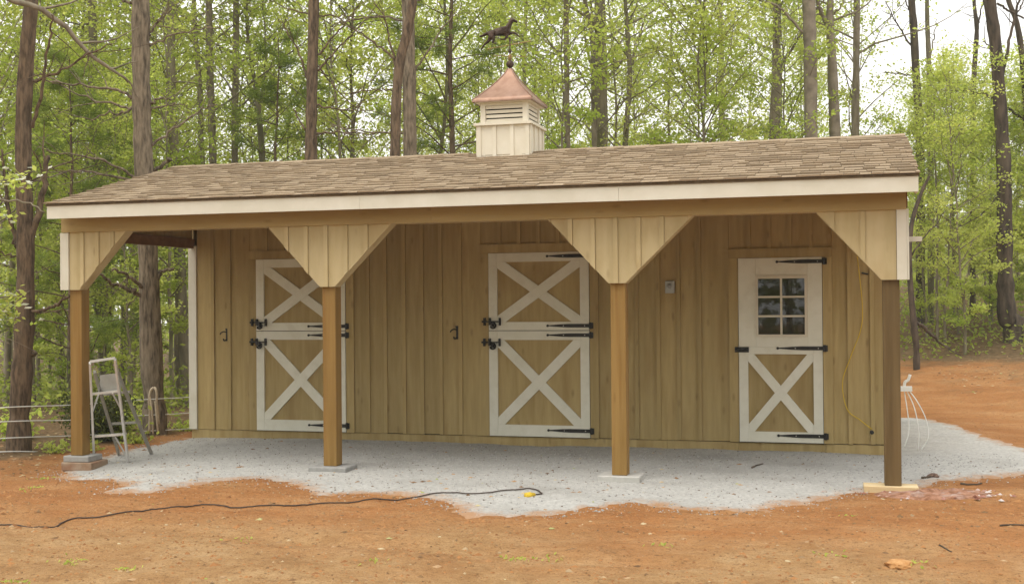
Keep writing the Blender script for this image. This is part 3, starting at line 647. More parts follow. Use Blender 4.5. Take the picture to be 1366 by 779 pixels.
link('door_latch', gg.mesh('door_latch', M_BLACK), td)
for ch in td.children:
    if ch.name.split('.')[0] in ('strap_hinge', 'door_latch', 'screw'): shift(ch, c)

# cupola on the ridge
cu = link('cupola', None, barn); CX, CY, H = 4.383, -.381, .307
zb, zl, ze = 3.20, 3.575, 3.835
cb = lambda n, m, *a: box(n, cu, m, *a)
cb('cupola_core', M_CREAM, CX-H+.02, CX+H-.02, CY-H+.02, CY+H-.02, zb-.02, zl-.02)
for s, ax in ((-1, 'y'), (1, 'y'), (1, 'x'), (-1, 'x')):
    for k in range(3):
        a, b = -H+.001+k*(2*H)/3, -H-.001+(k+1)*2*H/3
        y0, y1 = sorted((s*(H-.018), s*H))
        if ax == 'y': cb('cupola_board', M_CREAM, CX+a, CX+b, CY+y0, CY+y1, zb, zl)
        else: cb('cupola_board', M_CREAM, CX+y0, CX+y1, CY+max(a, -H+.02), CY+min(b, H-.02), zb, zl)
    for k in range(4):
        e = -H+k*2*H/3; e = min(max(e, -H+.024), H-.024); y0, y1 = sorted((s*(H+.0005), s*(H+.014)))
        if ax == 'y': cb('cupola_batten', M_CREAM, CX+e-.022, CX+e+.022, CY+y0, CY+y1, zb, zl)
        else: cb('cupola_batten', M_CREAM, CX+y0, CX+y1, CY+e-.022, CY+e+.022, zb, zl)
cb('cupola_ledge', M_CREAM, CX-H-.035, CX+H+.035, CY-H-.035, CY+H+.035, zl+.001, zl+.03)
hl = H-.03
for sx in (-1, 1):
    for sy in (-1, 1):
        xa, xb = sorted((sx*hl, sx*(hl-.058))); ya, yb = sorted((sy*hl, sy*(hl-.058))); cb('cupola_corner', M_CREAM, CX+xa, CX+xb, CY+ya, CY+yb, zl+.031, ze)
cb('louver_shade_core', M_DARK, CX-hl+.06, CX+hl-.06, CY-hl+.06, CY+hl-.06, zl+.031, ze)  # dark core: the shade seen between the slats is put into its colour
for k in range(4):
    z = zl+.060+k*.050
    for s in (-1, 1):
        o = box('louver_slat', cu, M_CREAM, CX-hl+.06, CX+hl-.06, -.004, .004, -.0175, .0175); o.location = (CX, CY+s*(hl-.018), z); o.rotation_euler = (-s*.1, 0, 0)
        o = box('louver_slat', cu, M_CREAM, -.004, .004, CY-hl+.06, CY+hl-.06, -.0175, .0175); o.location = (CX+s*(hl-.018), CY, z); o.rotation_euler = (0, s*.1, 0)
for s in (-1, 1):
    for (za, zc) in ((zl+.0312, zl+.045), (ze-.03, ze)):
        y0, y1 = sorted((s*(hl-.001), s*(hl-.05))); cb('louver_rail', M_CREAM, CX-hl+.059, CX+hl-.059, CY+y0, CY+y1, za, zc); cb('louver_rail', M_CREAM, CX+y0, CX+y1, CY-hl+.059, CY+hl-.059, za, zc)
cb('cupola_ledge', M_CREAM, CX-H-.02, CX+H+.02, CY-H-.02, CY+H+.02, ze+.001, ze+.022)
# flared copper roof: four curved panels
prof = []
for t in np.linspace(0, 1, 13):
    prof.append((.352*((1-t)**1.32)*.93+.025+.0*t, ze+.03+.40*t))
for q in range(4):
    gg = Geo(); V = []
    ca, sa = math.cos(q*math.pi/2), math.sin(q*math.pi/2)
    for (h, z) in prof:
        for u in (-1, -.33, .33, 1):
            lx, ly = u*h, -h; V.append((CX+lx*ca-ly*sa, CY+lx*sa+ly*ca, z))
    F = [(i*4+j, i*4+j+1, i*4+j+5, i*4+j+4) for i in range(12) for j in range(3)]
    n = len(V); h, z = prof[0]
    for u in (-1, -.33, .33, 1):
        lx, ly = u*h, -h; V.append((CX+lx*ca-ly*sa, CY+lx*sa+ly*ca, z-.025))
    F += [(n+j, n+j+1, j+1, j) for j in range(3)]
    gg.add(V, F); link('copper_roof_panel', gg.mesh('copper_roof_panel', M_COPPER, True), cu)
    sd_ = (prof[0][0], prof[0][1])
    gg = Geo(); gg.add(*tube([(CX+(h*ca-(-h)*sa), CY+(h*sa+(-h)*ca), z+.002) for h, z in prof], .007, 6)); link('copper_hip_seam', gg.mesh('copper_hip_seam', M_COPPER, True), cu)
cb('eave_plate', M_COPPER, CX-prof[0][0]+.003, CX+prof[0][0]-.003, CY-prof[0][0]+.003, CY+prof[0][0]-.003, ze+.0225, ze+.0295)

# weathervane
wv = thing('weathervane', 'dark bronze running horse weathervane on the copper cupola', 'weathervane', (CX, CY, ze+.42))
def sphere(name, parent, m, z, r, sz=1):
    bm = bmesh.new(); bmesh.ops.create_uvsphere(bm, u_segments=14, v_segments=10, radius=r)
    for f in bm.faces: f.smooth = True
    for v in bm.verts: v.co.z *= sz
    me = bpy.data.meshes.new(name); bm.to_mesh(me); bm.free(); me.materials.append(m); return link(name, me, parent, (0, 0, z))
gg = Geo(); gg.add(*tube([(0, 0, 0), (0, 0, .37)], .009, 8)); link('rod', gg.mesh('rod', M_BRONZE, True), wv)
sphere('globe', wv, M_BRONZE, .062, .045); sphere('globe', wv, M_BRONZE, .215, .022, 1.3); sphere('finial', wv, M_BRASS, .14, .024, 1.7)
gg = Geo()
for a in range(4):
    th = a*math.pi/2+.5; gg.add(*tube([(0, 0, .155), (.20*math.cos(th), .20*math.sin(th), .155)], .004, 6))
link('compass_arms', gg.mesh('compass_arms', M_BRASS), wv)
VT = .11         # the vane bar tips a little
bar = [(-.275, 0, .285-.275*VT), (.255, 0, .285+.255*VT)]
gg = Geo(); gg.add(*tube(bar, .005, 8)); link('vane_bar', gg.mesh('vane_bar', M_BRASS), wv)
def horse(parent):
    J = {}; E = []
    def j(n, x, z, y, rx, ry=None): J[n] = (x, z, y, rx, ry or rx)
    j('rump', -.125, .125, 0, .048, .036); j('loin', -.06, .126, 0, .044, .034); j('barrel', .0, .118, 0, .050, .038); j('chest', .062, .128, 0, .050, .034)
    j('neck0', .096, .168, 0, .042, .022); j('neck1', .118, .203, 0, .034, .018); j('poll', .140, .232, 0, .026, .015); j('cheek', .163, .224, 0, .026, .015); j('muzzle', .200, .194, 0, .017, .012)
    j('ear', .134, .268, .006, .007)
    j('mane0', .078, .205, 0, .012, .006); j('mane1', .10, .245, 0, .010, .005)
    j('tail0', -.170, .135, 0, .016); j('tail1', -.215, .118, 0, .020, .012); j('tail2', -.275, .108, 0, .010)
    for n, y, pts in (('ha', .022, [(-.140, .085, .026), (-.175, .045, .015), (-.225, .018, .009), (-.262, -.022, .007), (-.275, -.036, .008)]), ('hb', -.022, [(-.115, .075, .026), (-.095, .035, .015), (-.120, .008, .009), (-.085, -.006, .007), (-.068, -.010, .008)]),
                      ('fa', .02, [(.085, .085, .018), (.125, .092, .013), (.165, .070, .009), (.195, .035, .007), (.205, .022, .008)]), ('fb', -.02, [(.060, .08, .018), (.055, .035, .013), (.020, .020, .009), (-.010, .028, .007), (-.022, .036, .008)])):
        for i, (x, z, r) in enumerate(pts): j(n+str(i), x, z, y, r)
    chain = lambda *a: E.extend(zip(a[:-1], a[1:]))
    chain('rump', 'loin', 'barrel', 'chest', 'neck0', 'neck1', 'poll', 'cheek', 'muzzle'); chain('poll', 'ear'); chain('rump', 'tail0', 'tail1', 'tail2'); chain('neck0', 'mane0'); chain('neck1', 'mane1')
    for n, r in (('ha', 'rump'), ('hb', 'rump'), ('fa', 'chest'), ('fb', 'chest')): chain(r, *[n+str(i) for i in range(5)])
    K = list(J); me = bpy.data.meshes.new('horse_figure'); me.from_pydata([(J[k][0], J[k][2], J[k][1]) for k in K], [(K.index(a), K.index(b)) for a, b in E], [])
    o = link('horse_figure', me, parent, (-.085, 0, .325), (0, -VT, 0), (1.0, 1.0, 1.0))
    o.modifiers.new('skin', 'SKIN'); 
    if not me.skin_vertices: 
        bm = bmesh.new(); bm.from_mesh(me); bm.verts.layers.skin.verify(); bm.to_mesh(me); bm.free()
    for i, k in enumerate(K):
        me.skin_vertices[0].data[i].radius = (J[k][3]*1.3, J[k][4]*1.25); me.skin_vertices[0].data[i].use_root = (k == 'barrel')
    s = o.modifiers.new('sub', 'SUBSURF'); s.levels = 1; s.render_levels = 2
    me.materials.append(M_BRONZE); return o
horse(wv)
for i, x in enumerate((-.26, .2)): pass

# ------------------------------------------------------------------ small things on and under the barn
for i, (x, z) in enumerate(((.514, 1.193), (3.589, 1.218))):
    hk = thing('tie_hook', ['black iron tie hook on the siding near the ladder end', 'black iron tie hook on the siding between the two stable doors'][i], 'hook', (x, -.001, z), group='iron tie hooks on the wall')
    gg = Geo(); gg.add(*boxvf(-.012, .012, -.008, 0, -.075, .075)); gg.add(*boxvf(-.018, .018, -.010, -.0005, .06, .085)); link('back_plate', gg.mesh('back_plate', M_BLACK), hk)
    gg = Geo(); gg.add(*tube(spline([(0, -.008, .035), (-.03, -.03, .045), (-.06, -.05, .03), (-.07, -.05, .01)], 12), .008, 6)); link('hook_arm', gg.mesh('hook_arm', M_BLACK, True), hk)
    gg = Geo(); gg.add(*tube(spline([(0, -.008, -.055), (-.025, -.03, -.07), (-.03, -.045, -.045)], 10), .009, 6)); link('hook_arm', gg.mesh('hook_arm', M_BLACK, True), hk)
ob = thing('outlet_box', 'grey weatherproof outlet box on the tan siding by the third post', 'outlet', (6.15, -.001, 1.737))
box('housing', ob, M_BOXG, -.052, .052, -.045, 0, -.07, .07, bev=.006)
gg = Geo(); gg.add(*tube([(0, -.046, .008), (0, -.055, .008)], .036, 16)); link('cover', gg.mesh('cover', M_BOXG, True), ob)
gg = Geo(); gg.add(*tube([(0, -.0555, .008), (0, -.058, .008)], .024, 14)); link('socket', gg.mesh('socket', M_CONC, True), ob)
yc = sweep('yellow_cable', None, M_YEL, [(8.18, -.03, 2.50), (8.19, -.035, 2.2), (8.212, -.035, 1.943), (8.25, -.035, 1.5), (8.229, -.035, 1.247), (8.12, -.035, .95), (8.033, -.035, .672), (8.078, -.035, .385), (8.21, -.035, .27), (8.335, -.03, .17)], .0055, 60)
tag(yc, 'thin yellow cable hanging down the siding beside the tack room door', 'cable')
gm = Geo(); gm.add(*tube([(8.335, -.001, .135), (8.335, -.03, .135)], .022, 12)); o = link('cable_grommet', gm.mesh('cable_grommet', M_BLACK)); tag(o, 'small black round cable grommet low on the siding', 'grommet')
kn = Geo(); kn.add(*boxvf(-.035, .035, -.02, 0, -.008, .008)); o = link('iron_peg', kn.mesh('iron_peg', M_BLACK)); o.location = (8.28, -.001, 1.86); o.rotation_euler = (0, .25, 0); tag(o, 'short dark peg high on the siding near the end post', 'peg')
# white stub of trim and the white conduit box on the far side wall
so = thing('white_stub', 'white stub of trim poking out past the end gusset', 'trim', (8.62, -2.3, 2.115)); box('stub_board', so, M_WHITE, 0, .125, -.03, .0, -.02, .025); box('stub_nail_strip', so, M_WHITE, 0, .012, -.032, .06, -.03, .035)
cbx = thing('white_junction_box', 'white outlet box with loose cables on the side wall by the end post', 'junction box', (8.62, .1, .60))
box('cover_plate', cbx, M_WIRE, 0, .14, -.05, .06, -.022, .028)
gg = Geo(); gg.add(*tube(spline([(.06, 0, .035), (.07, -.01, .08), (.10, -.02, .10), (.12, -.02, .16)], 10), .016, 8)); link('conduit_elbow', gg.mesh('conduit_elbow', M_WIRE, True), cbx)
for k, p in enumerate(([(.09, 0, -.03), (.16, -.05, -.2), (.20, -.08, -.45), (.19, -.05, -.66)], [(.12, 0, -.03), (.19, -.05, -.13), (.27, -.06, -.30), (.30, -.05, -.5), (.22, -.05, -.66)], [(.06, 0, -.03), (.09, -.04, -.25), (.10, -.05, -.45), (.05, -.05, -.63)])):
    gg = Geo(); gg.add(*tube(spline(p, 24), .006, 6)); link('loose_cable', gg.mesh('loose_cable', M_WIRE, True), cbx)

def block(name, m, lab, cat, x, y, z0, z1, wx, wy, rz=0, bev=.008):
    o = box(name, None, m, -wx/2, wx/2, -wy/2, wy/2, -(z1-z0)/2, (z1-z0)/2, bev=bev); o.location = (x, y, (z0+z1)/2); o.rotation_euler = (0, 0, rz); return tag(o, lab, cat)
pc = [(p+PW/2, -D_+PW/2) for p in POSTX]
block('concrete_block', M_CONC, 'grey concrete paver directly under the corner post by the ladder', 'block', pc[0][0]+.015, pc[0][1]+.02, -.085, -.0205, .30, .28, .05)
block('concrete_block', M_CONCT, 'clay stained tan block under the grey paver at the corner post', 'block', pc[0][0]+.03, pc[0][1]+.03, -.175, -.0855, .36, .33, .05)
block('concrete_block', M_CONC, 'flat grey concrete paver under the post at the first stable door', 'block', pc[1][0], pc[1][1]-.0, -.13, -.0465, .40, .32, .03)
block('concrete_block', M_CONCP, 'pale concrete paver under the post in the middle of the porch', 'block', pc[2][0], pc[2][1]+.02, -.13, -.0465, .40, .30, .0)
block('wood_plank', M_PLANK, 'short fresh pine board under the darker end post', 'plank', pc[3][0]-.02, pc[3][1]-.01, -.125, -.0615, .46, .22, .02, .004)

# step ladder beside the corner post
FR, FL, RR, RL = (np.array(p) for p in ((.52, -2.18), (.165, -2.28), (.42, -1.57), (.06, -1.67)))
gz = lambda p: float(surf(p[0], p[1])[0])
lad = thing('step_ladder', 'small aluminium step ladder standing beside the corner post', 'ladder', (.3, -1.95, gz((.3, -1.95))))
lo_ = np.array(lad.location)
TL, TR = U(120, 484, 12.35), U(153.5, 479, 12.42)
def rail(name, a, b, m, w=.022, d=.045):
    a = np.array(a, float)-lo_; b = np.array(b, float)-lo_; ax = b-a; ln = np.linalg.norm(ax); gg = Geo(); gg.add(*boxvf(-w/2, w/2, -d/2, d/2, 0, ln)); o = link(name, gg.mesh(name, m), lad, a)
    o.rotation_euler = Vector(ax).to_track_quat('Z', 'Y').to_euler(); return o
f3 = lambda p: np.array([p[0], p[1], gz(p)])
A, Bq, Cq, Dq = f3(FL), f3(FR), f3(RL), f3(RR)
rail('front_rail', A, TL, M_ALU); rail('front_rail', Bq, TR, M_ALU)
bk = (Cq+Dq)/2-(A+Bq)/2; bk[2] = 0; bk /= np.linalg.norm(bk)
rail('rear_rail', Cq, TL*.93+.07*TR+bk*.06-np.array([0, 0, .10]), M_ALUD); rail('rear_rail', Dq, TR*.93+.07*TL+bk*.06-np.array([0, 0, .10]), M_ALUD)
lerp = lambda a, b, t: a+(b-a)*t
def tread(name, a, b, dep, th, m, off=0.):
    a, b = np.array(a), np.array(b); ax = b-a; ax /= np.linalg.norm(ax); nn = np.array([-ax[1], ax[0], 0]); nn /= np.linalg.norm(nn)
    V = []
    for p in (a, b):
        for s in (off, off+dep):
            for z in (0, th): V.append(p+nn*s+np.array([0, 0, z])-lo_)
    F = [(0, 1, 3, 2), (4, 6, 7, 5), (0, 4, 5, 1), (2, 3, 7, 6), (0, 2, 6, 4), (1, 5, 7, 3)]
    gg = Geo(); gg.add(V, F); return link(name, gg.mesh(name, m), lad)
for t in (.27, .69): tread('step', lerp(A, TL, t), lerp(Bq, TR, t), .09, .022, M_ALU)
tread('top_cap', TL, TR, .05, .025, M_ALU, -.01)
for t in (.34, .66): tread('rear_bar', lerp(Cq, TL+bk*.06, t), lerp(Dq, TR+bk*.06, t), .02, .028, M_ALUD)
pl0, pl1 = lerp(A, TL, .70), lerp(Bq, TR, .70)
tread('paint_shelf', pl0+(pl1-pl0)*.12+bk*.12, pl1-(pl1-pl0)*.12+bk*.12, .012, .19, M_ALUD)
for (p, t0, t1, s) in ((A, .52, .69, .25), (Bq, .52, .69, -.25), (Bq, .04, .26, -.3)):
    top = TL if p is A else TR; other0, otherT = (Bq, TR) if p is A else (A, TL)
    q = lerp(lerp(p, top, t1), lerp(other0, otherT, t1), abs(s)); rail('brace', lerp(p, top, t0), q, M_ALU, .012, .014)

# extension cord across the clay
cp_ = [(-60, 703), (0, 697), (40, 696), (70, 693), (100, 687), (140, 687), (200, 680), (240, 677), (272, 673), (320, 677), (380, 675), (440, 672), (500, 668), (560, 664), (610, 660), (660, 659), (700, 656.5), (716, 658), (723, 662), (712, 664)]
cw = spline([(*G(*p)[:2], 0) for p in cp_], 220); cw[:, 2] = surf(cw[:, 0], cw[:, 1])+.010
ec = thing('extension_cord', 'dark extension cord snaking over the clay onto the gravel', 'cord', tuple(cw[0]))
gg = Geo(); gg.add(*tube(cw-cw[0], .0062, 6)); link('cable', gg.mesh('cable', M_CORD, True), ec)
e0, e1 = cw[-1]-cw[0], None; dr = cw[-1]-cw[-4]; dr /= np.linalg.norm(dr)
gg = Geo(); gg.add(*tube([e0-dr*.01, e0+dr*.03, e0+dr*.035, e0+dr*.085], [.016, .024, .03, .03], 8)); link('socket_end', gg.mesh('socket_end', M_YEL, True), ec)

# ------------------------------------------------------------------ trees
def leaves(P, size, tone, up=.5, slim=.55, rg=rng):
    n = len(P); nrm = rg.normal(size=(n, 3)); nrm[:, 2] = np.abs(nrm[:, 2])+up; nrm /= np.linalg.norm(nrm, axis=1)[:, None]
    t = rg.normal(size=(n, 3)); t -= nrm*(t*nrm).sum(1)[:, None]; t /= np.linalg.norm(t, axis=1)[:, None]+1e-9; b = np.cross(nrm, t)
    s = size*(.65+.7*rg.random(n))[:, None]
    V = np.stack([P-t*s*.5, P+b*s*slim*.5-nrm*s*.06, P+t*s*.5-nrm*s*.12, P-b*s*slim*.5-nrm*s*.06], 1).reshape(-1, 3)
    return V, np.arange(4*n).reshape(-1, 4), np.repeat(tone, 4)
def limb(wood, p0, dirn, ln, r, rg, up=.15, n=6, wob=.12, seg=5):
    d = np.array(dirn, float); P = [np.array(p0, float)]
    for k in range(n-1):
        d = d+rg.normal(size=3)*wob+np.array([0, 0, up/n]); d /= np.linalg.norm(d); P.append(P[-1]+d*ln/(n-1))
    P = np.array(P); wood.add(*tube(P, np.linspace(r, r*.25, n), seg, False)); return P
def along(P, t):
    t = np.clip(t, 0, .9999)*(len(P)-1); i = int(t); return P[i]+(P[i+1]-P[i])*(t-i)
def broadleaf(seed, H, r0, t0, spread, nl, per, lsize, lean=.03, up=.35, leafm=None, barkm=None, wig=.06, twigs=6, flat=.45, fork=0):
    """one sapling or tree: trunk, limbs and twigs in one wood mesh, leaves in another"""
    rg = np.random.default_rng(seed); wood = Geo(); lf = Geo()
    n = 12; z = np.linspace(0, H, n); off = np.cumsum(rg.normal(size=(n, 2))*wig*H/n, axis=0); off -= off[0]; off[:, 0] += lean*z*rg.uniform(-1, 1)
    T = np.column_stack([off, z]); T[0, 2] = -.35; R = r0*(1-.88*(z/H)**.9); R[0] *= 1.25
    T = spline(T, 26); R = np.interp(np.linspace(0, 1, 26), np.linspace(0, 1, n), R); wood.add(*tube(T, R, 8, False))
    LP = []; LT = []
    for k in range(nl):
        t = t0+(1-t0)*((k+rg.random())/nl)**.9; p = along(T, t); az = k*2.4+rg.normal()*.4
        shape = .35+.65*math.sin(math.pi*min(1, (1-t)*1.15/(1-t0)*.8+.12)); ln = spread*shape*rg.uniform(.65, 1.2)
        el = rg.uniform(.15, .65)+.55*t; d = (math.cos(az)*math.cos(el), math.sin(az)*math.cos(el), math.sin(el))
        P = limb(wood, p, d, ln, max(.009, r0*.38*(1-t)+.008), rg, -.1+up*rg.random(), 7)
        tone = np.clip(.5+.3*rg.normal(), 0, 1)
        for q in range(twigs):
            s = rg.uniform(.22, 1); pp = along(P, s); a2 = rg.uniform(0, 6.283); e2 = rg.normal()*.3+.1
            dd = np.array([math.cos(a2), math.sin(a2), math.sin(e2)])+np.array(d)*.5; dd /= np.linalg.norm(dd)
            tl = ln*rg.uniform(.22, .45); tw = limb(wood, pp, dd, tl, .006, rg, .0, 4, .18, 3)
            m = max(2, int(per*rg.uniform(.5, 1.5))); ts = rg.random(m)
            base = np.array([along(tw, x) for x in ts]); base += rg.normal(size=base.shape)*np.array([.16, .16, .16*flat])*(tl+.35)
            LP.append(base); LT.append(np.clip(tone+.22*rg.normal(size=m), 0, 1))
    P = np.concatenate(LP); TT = np.concatenate(LT)
    lf.add(*leaves(P, lsize, TT, .35, .62, rg))
    return wood.mesh('trunk', barkm or M_BARKD, True), lf.mesh('crown', leafm or M_LEAF, False, True), T, H
def needles(P, ln, rg, w=.010, per=10):
    n = len(P)*per; c = np.repeat(P, per, 0); d = rg.normal(size=(n, 3)); d[:, 2] = d[:, 2]*.6+.35; d /= np.linalg.norm(d, axis=1)[:, None]
    s = np.cross(d, rg.normal(size=(n, 3))); s /= np.linalg.norm(s, axis=1)[:, None]; L = ln*(.7+.6*rg.random(n))[:, None]
    V = np.stack([c-s*w*.5, c+s*w*.5, c+d*L+s*w*.35, c+d*L-s*w*.35], 1).reshape(-1, 3)
    return V, np.arange(4*n).reshape(-1, 4), np.repeat(np.clip(rg.normal(.5, .25, n), 0, 1), 4)
def pinecrown(seed, H, r0, t0, spread, nl, clumps, barkm):
    rg = np.random.default_rng(seed); wood = Geo(); lf = Geo()
    z = np.linspace(0, H, 14); T = np.column_stack([np.cumsum(rg.normal(size=14))*.04, np.cumsum(rg.normal(size=14))*.04, z]); T -= T[0]*np.array([1, 1, 0]); T[0, 2] = -.35
    R = r0*(1-.85*z/H); wood.add(*tube(T, R, 8, False)); LP = []
    for k in range(nl):
        t = t0+(1-t0)*(k+rg.random())/nl; p = along(T, t); az = k*2.4+rg.normal()*.5; el = rg.uniform(-.05, .45); ln = spread*(1.1-.8*(t-t0)/(1-t0))*rg.uniform(.6, 1.1)
        P = limb(wood, p, (math.cos(az), math.sin(az), math.sin(el)), ln, max(.01, r0*.22*(1-t)+.008), rg, .12, 7)
        for q in range(clumps):
            s = rg.uniform(.35, 1); pp = along(P, s)+rg.normal(size=3)*np.array([.22, .22, .10])*ln*.35
            LP.append(pp+rg.normal(size=(5, 3))*.06)
    lf.add(*needles(np.concatenate(LP), .15, rg)); return wood.mesh('trunk', barkm, True), lf.mesh('crown', M_NEEDLE, False, True)
def place(name, label, cat, meshes, x, y, rz=0., sc=1., group=None, z=None):
    t = thing(name, label, cat, (x, y, float(ground_h(x, y)) if z is None else z), rz, group); t.scale = (sc, sc, sc)
    link('trunk', meshes[0], t); 
    if meshes[1] is not None: link('crown', meshes[1], t)
    return t

# the individual trunks one can follow in the picture: path through image points at a depth, continued upward
def big_tree(name, label, pts, dep, widths, bark, H, seed, branches=(), crown=None, cat='tree', seg=12, fork=None, base_dep=None):
    rg = np.random.default_rng(seed)
    W3 = [U(px, py, dep) for px, py in pts]; R = [w*dep/F_PX/2 for w in widths]
    base = W3[0].copy(); gz_ = float(ground_h(base[0], base[1])); root = np.array([base[0], base[1], gz_])
    P = list(W3); P[0] = np.array([base[0], base[1], gz_-.3]); R2 = list(R); R2.insert(1, R[0]*.86); P.insert(1, np.array([base[0]*.8+W3[1][0]*.2, base[1]*.8+W3[1][1]*.2, gz_+.35])); R2[0] = R[0]*1.2
    d = P[-1]-P[-2]; d /= np.linalg.norm(d); top = P[-1]; k = 0
    while P[-1][2]-gz_ < H: 
        d = d*.85+np.array([0, 0, .15])+rg.normal(size=3)*.03; d /= np.linalg.norm(d); P.append(P[-1]+d*2.); 
        R2.append(max(R[-1]*(1-(P[-1][2]-top[2])/(H+gz_-top[2]+2.)), .02))
    P = np.array(P); m = len(P)*5; SPn = spline(P, m); Rn = np.interp(np.linspace(0, 1, m), np.linspace(0, 1, len(P)), R2)
    Rn = Rn*(1+.05*rg.normal(size=m)); t = thing(name, label, cat, tuple(root))
    wood = Geo(); wood.add(*tube(SPn-root, Rn, seg, False))
    for br in branches:
        bp = br['p']; rr = br.get('w', 4)*.85*dep/F_PX/2; n = 18; toward = br.get('d', 0.)
        Q = np.array([U(px, py, dep+toward*i/max(1, len(bp)-1)) for i, (px, py) in enumerate(bp)]); Q = spline(Q, n)+rg.normal(size=(n, 3))*.012
        wood.add(*tube(Q-root, np.linspace(rr, rr*br.get('tip', .35), n), 6, True))
        for q in range(br.get('tw', 3)):
            s = rg.uniform(.3, 1); pp = along(Q, s); dd = (Q[-1]-Q[0]); dd /= np.linalg.norm(dd); dd = dd+rg.normal(size=3)*.55
            limb(wood, pp-root, dd/np.linalg.norm(dd), rg.uniform(.3, .9), max(.005, rr*.35), rg, .05, 6, .2, 4)
    link('trunk', wood.mesh('trunk', bark, True), t)
    if crown == 'pine':
        cw_ = Geo(); lf = Geo(); LP = []; z0 = max(H*.55, 8.5)
        for k in range(26):
            zz = z0+(H-z0)*(k+rg.random())/26; i = int(np.argmin(abs(SPn[:, 2]-gz_-zz))); az = k*2.4; ln = rg.uniform(1.4, 3.2)*(1.15-.8*(zz-z0)/(H-z0))
            Q = limb(cw_, SPn[i]-root, (math.cos(az), math.sin(az), rg.uniform(.0, .5)), ln, .03, rg, .15, 6)
            for q in range(7): LP.append(along(Q, rg.uniform(.4, 1))+rg.normal(size=3)*.25+rg.normal(size=(5, 3))*.06)
        lf.add(*needles(np.concatenate(LP), .17, rg)); link('limbs', cw_.mesh('limbs', bark, True), t); link('crown', lf.mesh('crown', M_NEEDLE, False, True), t)
    elif crown == 'leaf':
        cw_ = Geo(); LP = []; z0 = br0 if (br0 := H*.38) else 0
        for k in range(24):
            zz = z0+(H-z0)*(k+rg.random())/24; i = int(np.argmin(abs(SPn[:, 2]-gz_-zz))); az = k*2.4; ln = rg.uniform(1.2, 3.0)*(1.1-.6*(zz-z0)/(H-z0))
            Q = limb(cw_, SPn[i]-root, (math.cos(az), math.sin(az), rg.uniform(.4, 1.0)), ln, max(.012, Rn[i]*.35), rg, .2, 7)
            for q in range(5):
                a2 = rg.uniform(0, 6.28); w_ = limb(cw_, along(Q, rg.uniform(.3, 1)), (math.cos(a2), math.sin(a2), .3), ln*.35, .007, rg, .1, 4, .2, 3)
                LP.append(np.array([along(w_, x) for x in rg.random(16)])+rg.normal(size=(16, 3))*.12)
        P_ = np.concatenate(LP); lf = Geo(); lf.add(*leaves(P_, .085, np.clip(rg.normal(.6, .25, len(P_)), 0, 1), .3, .6, rg)); link('limbs', cw_.mesh('limbs', bark, True), t); link('crown', lf.mesh('crown', M_LEAFB, False, True), t)
    return t

b = lambda w, *p, **k: dict(p=p, w=w, **k)
big_tree('pine_tree', 'dark pine with a swollen base at the far left behind the fence wires', [(25, 604), (28, 520), (33, 420), (34, 320), (31, 200), (34, 100), (42, 0), (48, -80)], 14.1, [33, 27, 24, 23, 21, 20, 18, 17], M_BARKR, 17, 1,
    [b(12, (40, 320), (52, 280), (60, 235), (63, 208), tw=2, tip=.6), b(9, (24, 330), (16, 300), (8, 250), (4, 200), tw=1), b(6, (44, 170), (56, 110), (66, 50), (70, 20), d=-.5), b(6, (36, 418), (58, 412), (78, 404), (93, 394), tip=.6, d=-.4, tw=1), b(3, (36, 420), (70, 416), (110, 416)), b(9, (30, 490), (40, 478), (48, 470), tip=.7, tw=0),
     b(4, (30, 345), (10, 340), (-20, 320)), b(5, (38, 110), (80, 95), (120, 70), (150, 60), tw=5), b(4, (30, 250), (70, 225), (120, 205), d=.5, tw=5)], 'pine')
big_tree('pine_tree', 'thick straight brown pine just outside the porch beside the ladder', [(207, 580), (202, 480), (199, 380), (195, 280), (190, 180), (188, 80), (188, 0), (189, -80)], 15.8, [33, 29, 26, 25.5, 24, 23, 22, 21], M_BARK, 19, 2,
    [b(6, (181, 135), (162, 122), (130, 117), (90, 112), (50, 106), tw=5), b(5, (180, 145), (155, 140), (120, 132), (70, 110), tw=5), b(5, (180, 140), (165, 152), (140, 152), (122, 162), tw=2), b(6, (183, 6), (165, 1), (145, -14), tw=1),
     b(6, (196, 58), (202, 42), (215, 22), (232, 12), tw=4), b(4, (198, 62), (225, 48), (262, 40), (295, 38), tw=3), b(5, (201, 140), (212, 132), (226, 132), tip=.5, tw=1), b(4, (201, 146), (225, 140), (250, 142)), b(5, (203, 194), (230, 174), (260, 152), (290, 138), tw=3), b(7, (204, 232), (215, 222), (228, 212), tip=.7, tw=0),
     b(5, (186, 240), (160, 225), (120, 210), (66, 203), d=-.6, tw=6), b(5, (184, 246), (140, 232), (100, 228), (55, 240), d=-.6, tw=5), b(8, (194, 398), (175, 388), (150, 378), (133, 366), d=-.6, tip=.5, tw=1), b(7, (198, 390), (185, 378), (168, 366), (150, 360), d=-.6, tip=.5, tw=1), b(8, (207, 374), (216, 364), (232, 358), tip=.6, tw=0)], 'pine')
big_tree('pine_tree', 'slim reddish pine rising behind the roof between the ladder and the cupola', [(413, 520), (414, 300), (415, 200), (416, 120), (418, 40), (420, -60)], 20., [19, 17, 16, 15, 14, 13], M_BARKR, 19, 3,
    [b(4, (412, 110), (402, 80), (388, 50), (370, 25), tw=4), b(4, (422, 75), (440, 55), (462, 30), (478, 8), tw=4), b(4, (422, 95), (445, 72), (465, 50), (490, 25), tw=4), b(3, (420, 85), (440, 110), (470, 140), (495, 152), tw=3), b(4, (421, 140), (450, 146), (490, 148), tw=3), b(4, (412, 180), (402, 165), (392, 145), tip=.5, tw=0), b(4, (421, 178), (455, 176), (500, 180), tw=4), b(3, (420, 22), (460, 22), (510, 24), tw=3), b(3, (415, 20), (390, 14), (360, 0), tw=3)], 'pine')
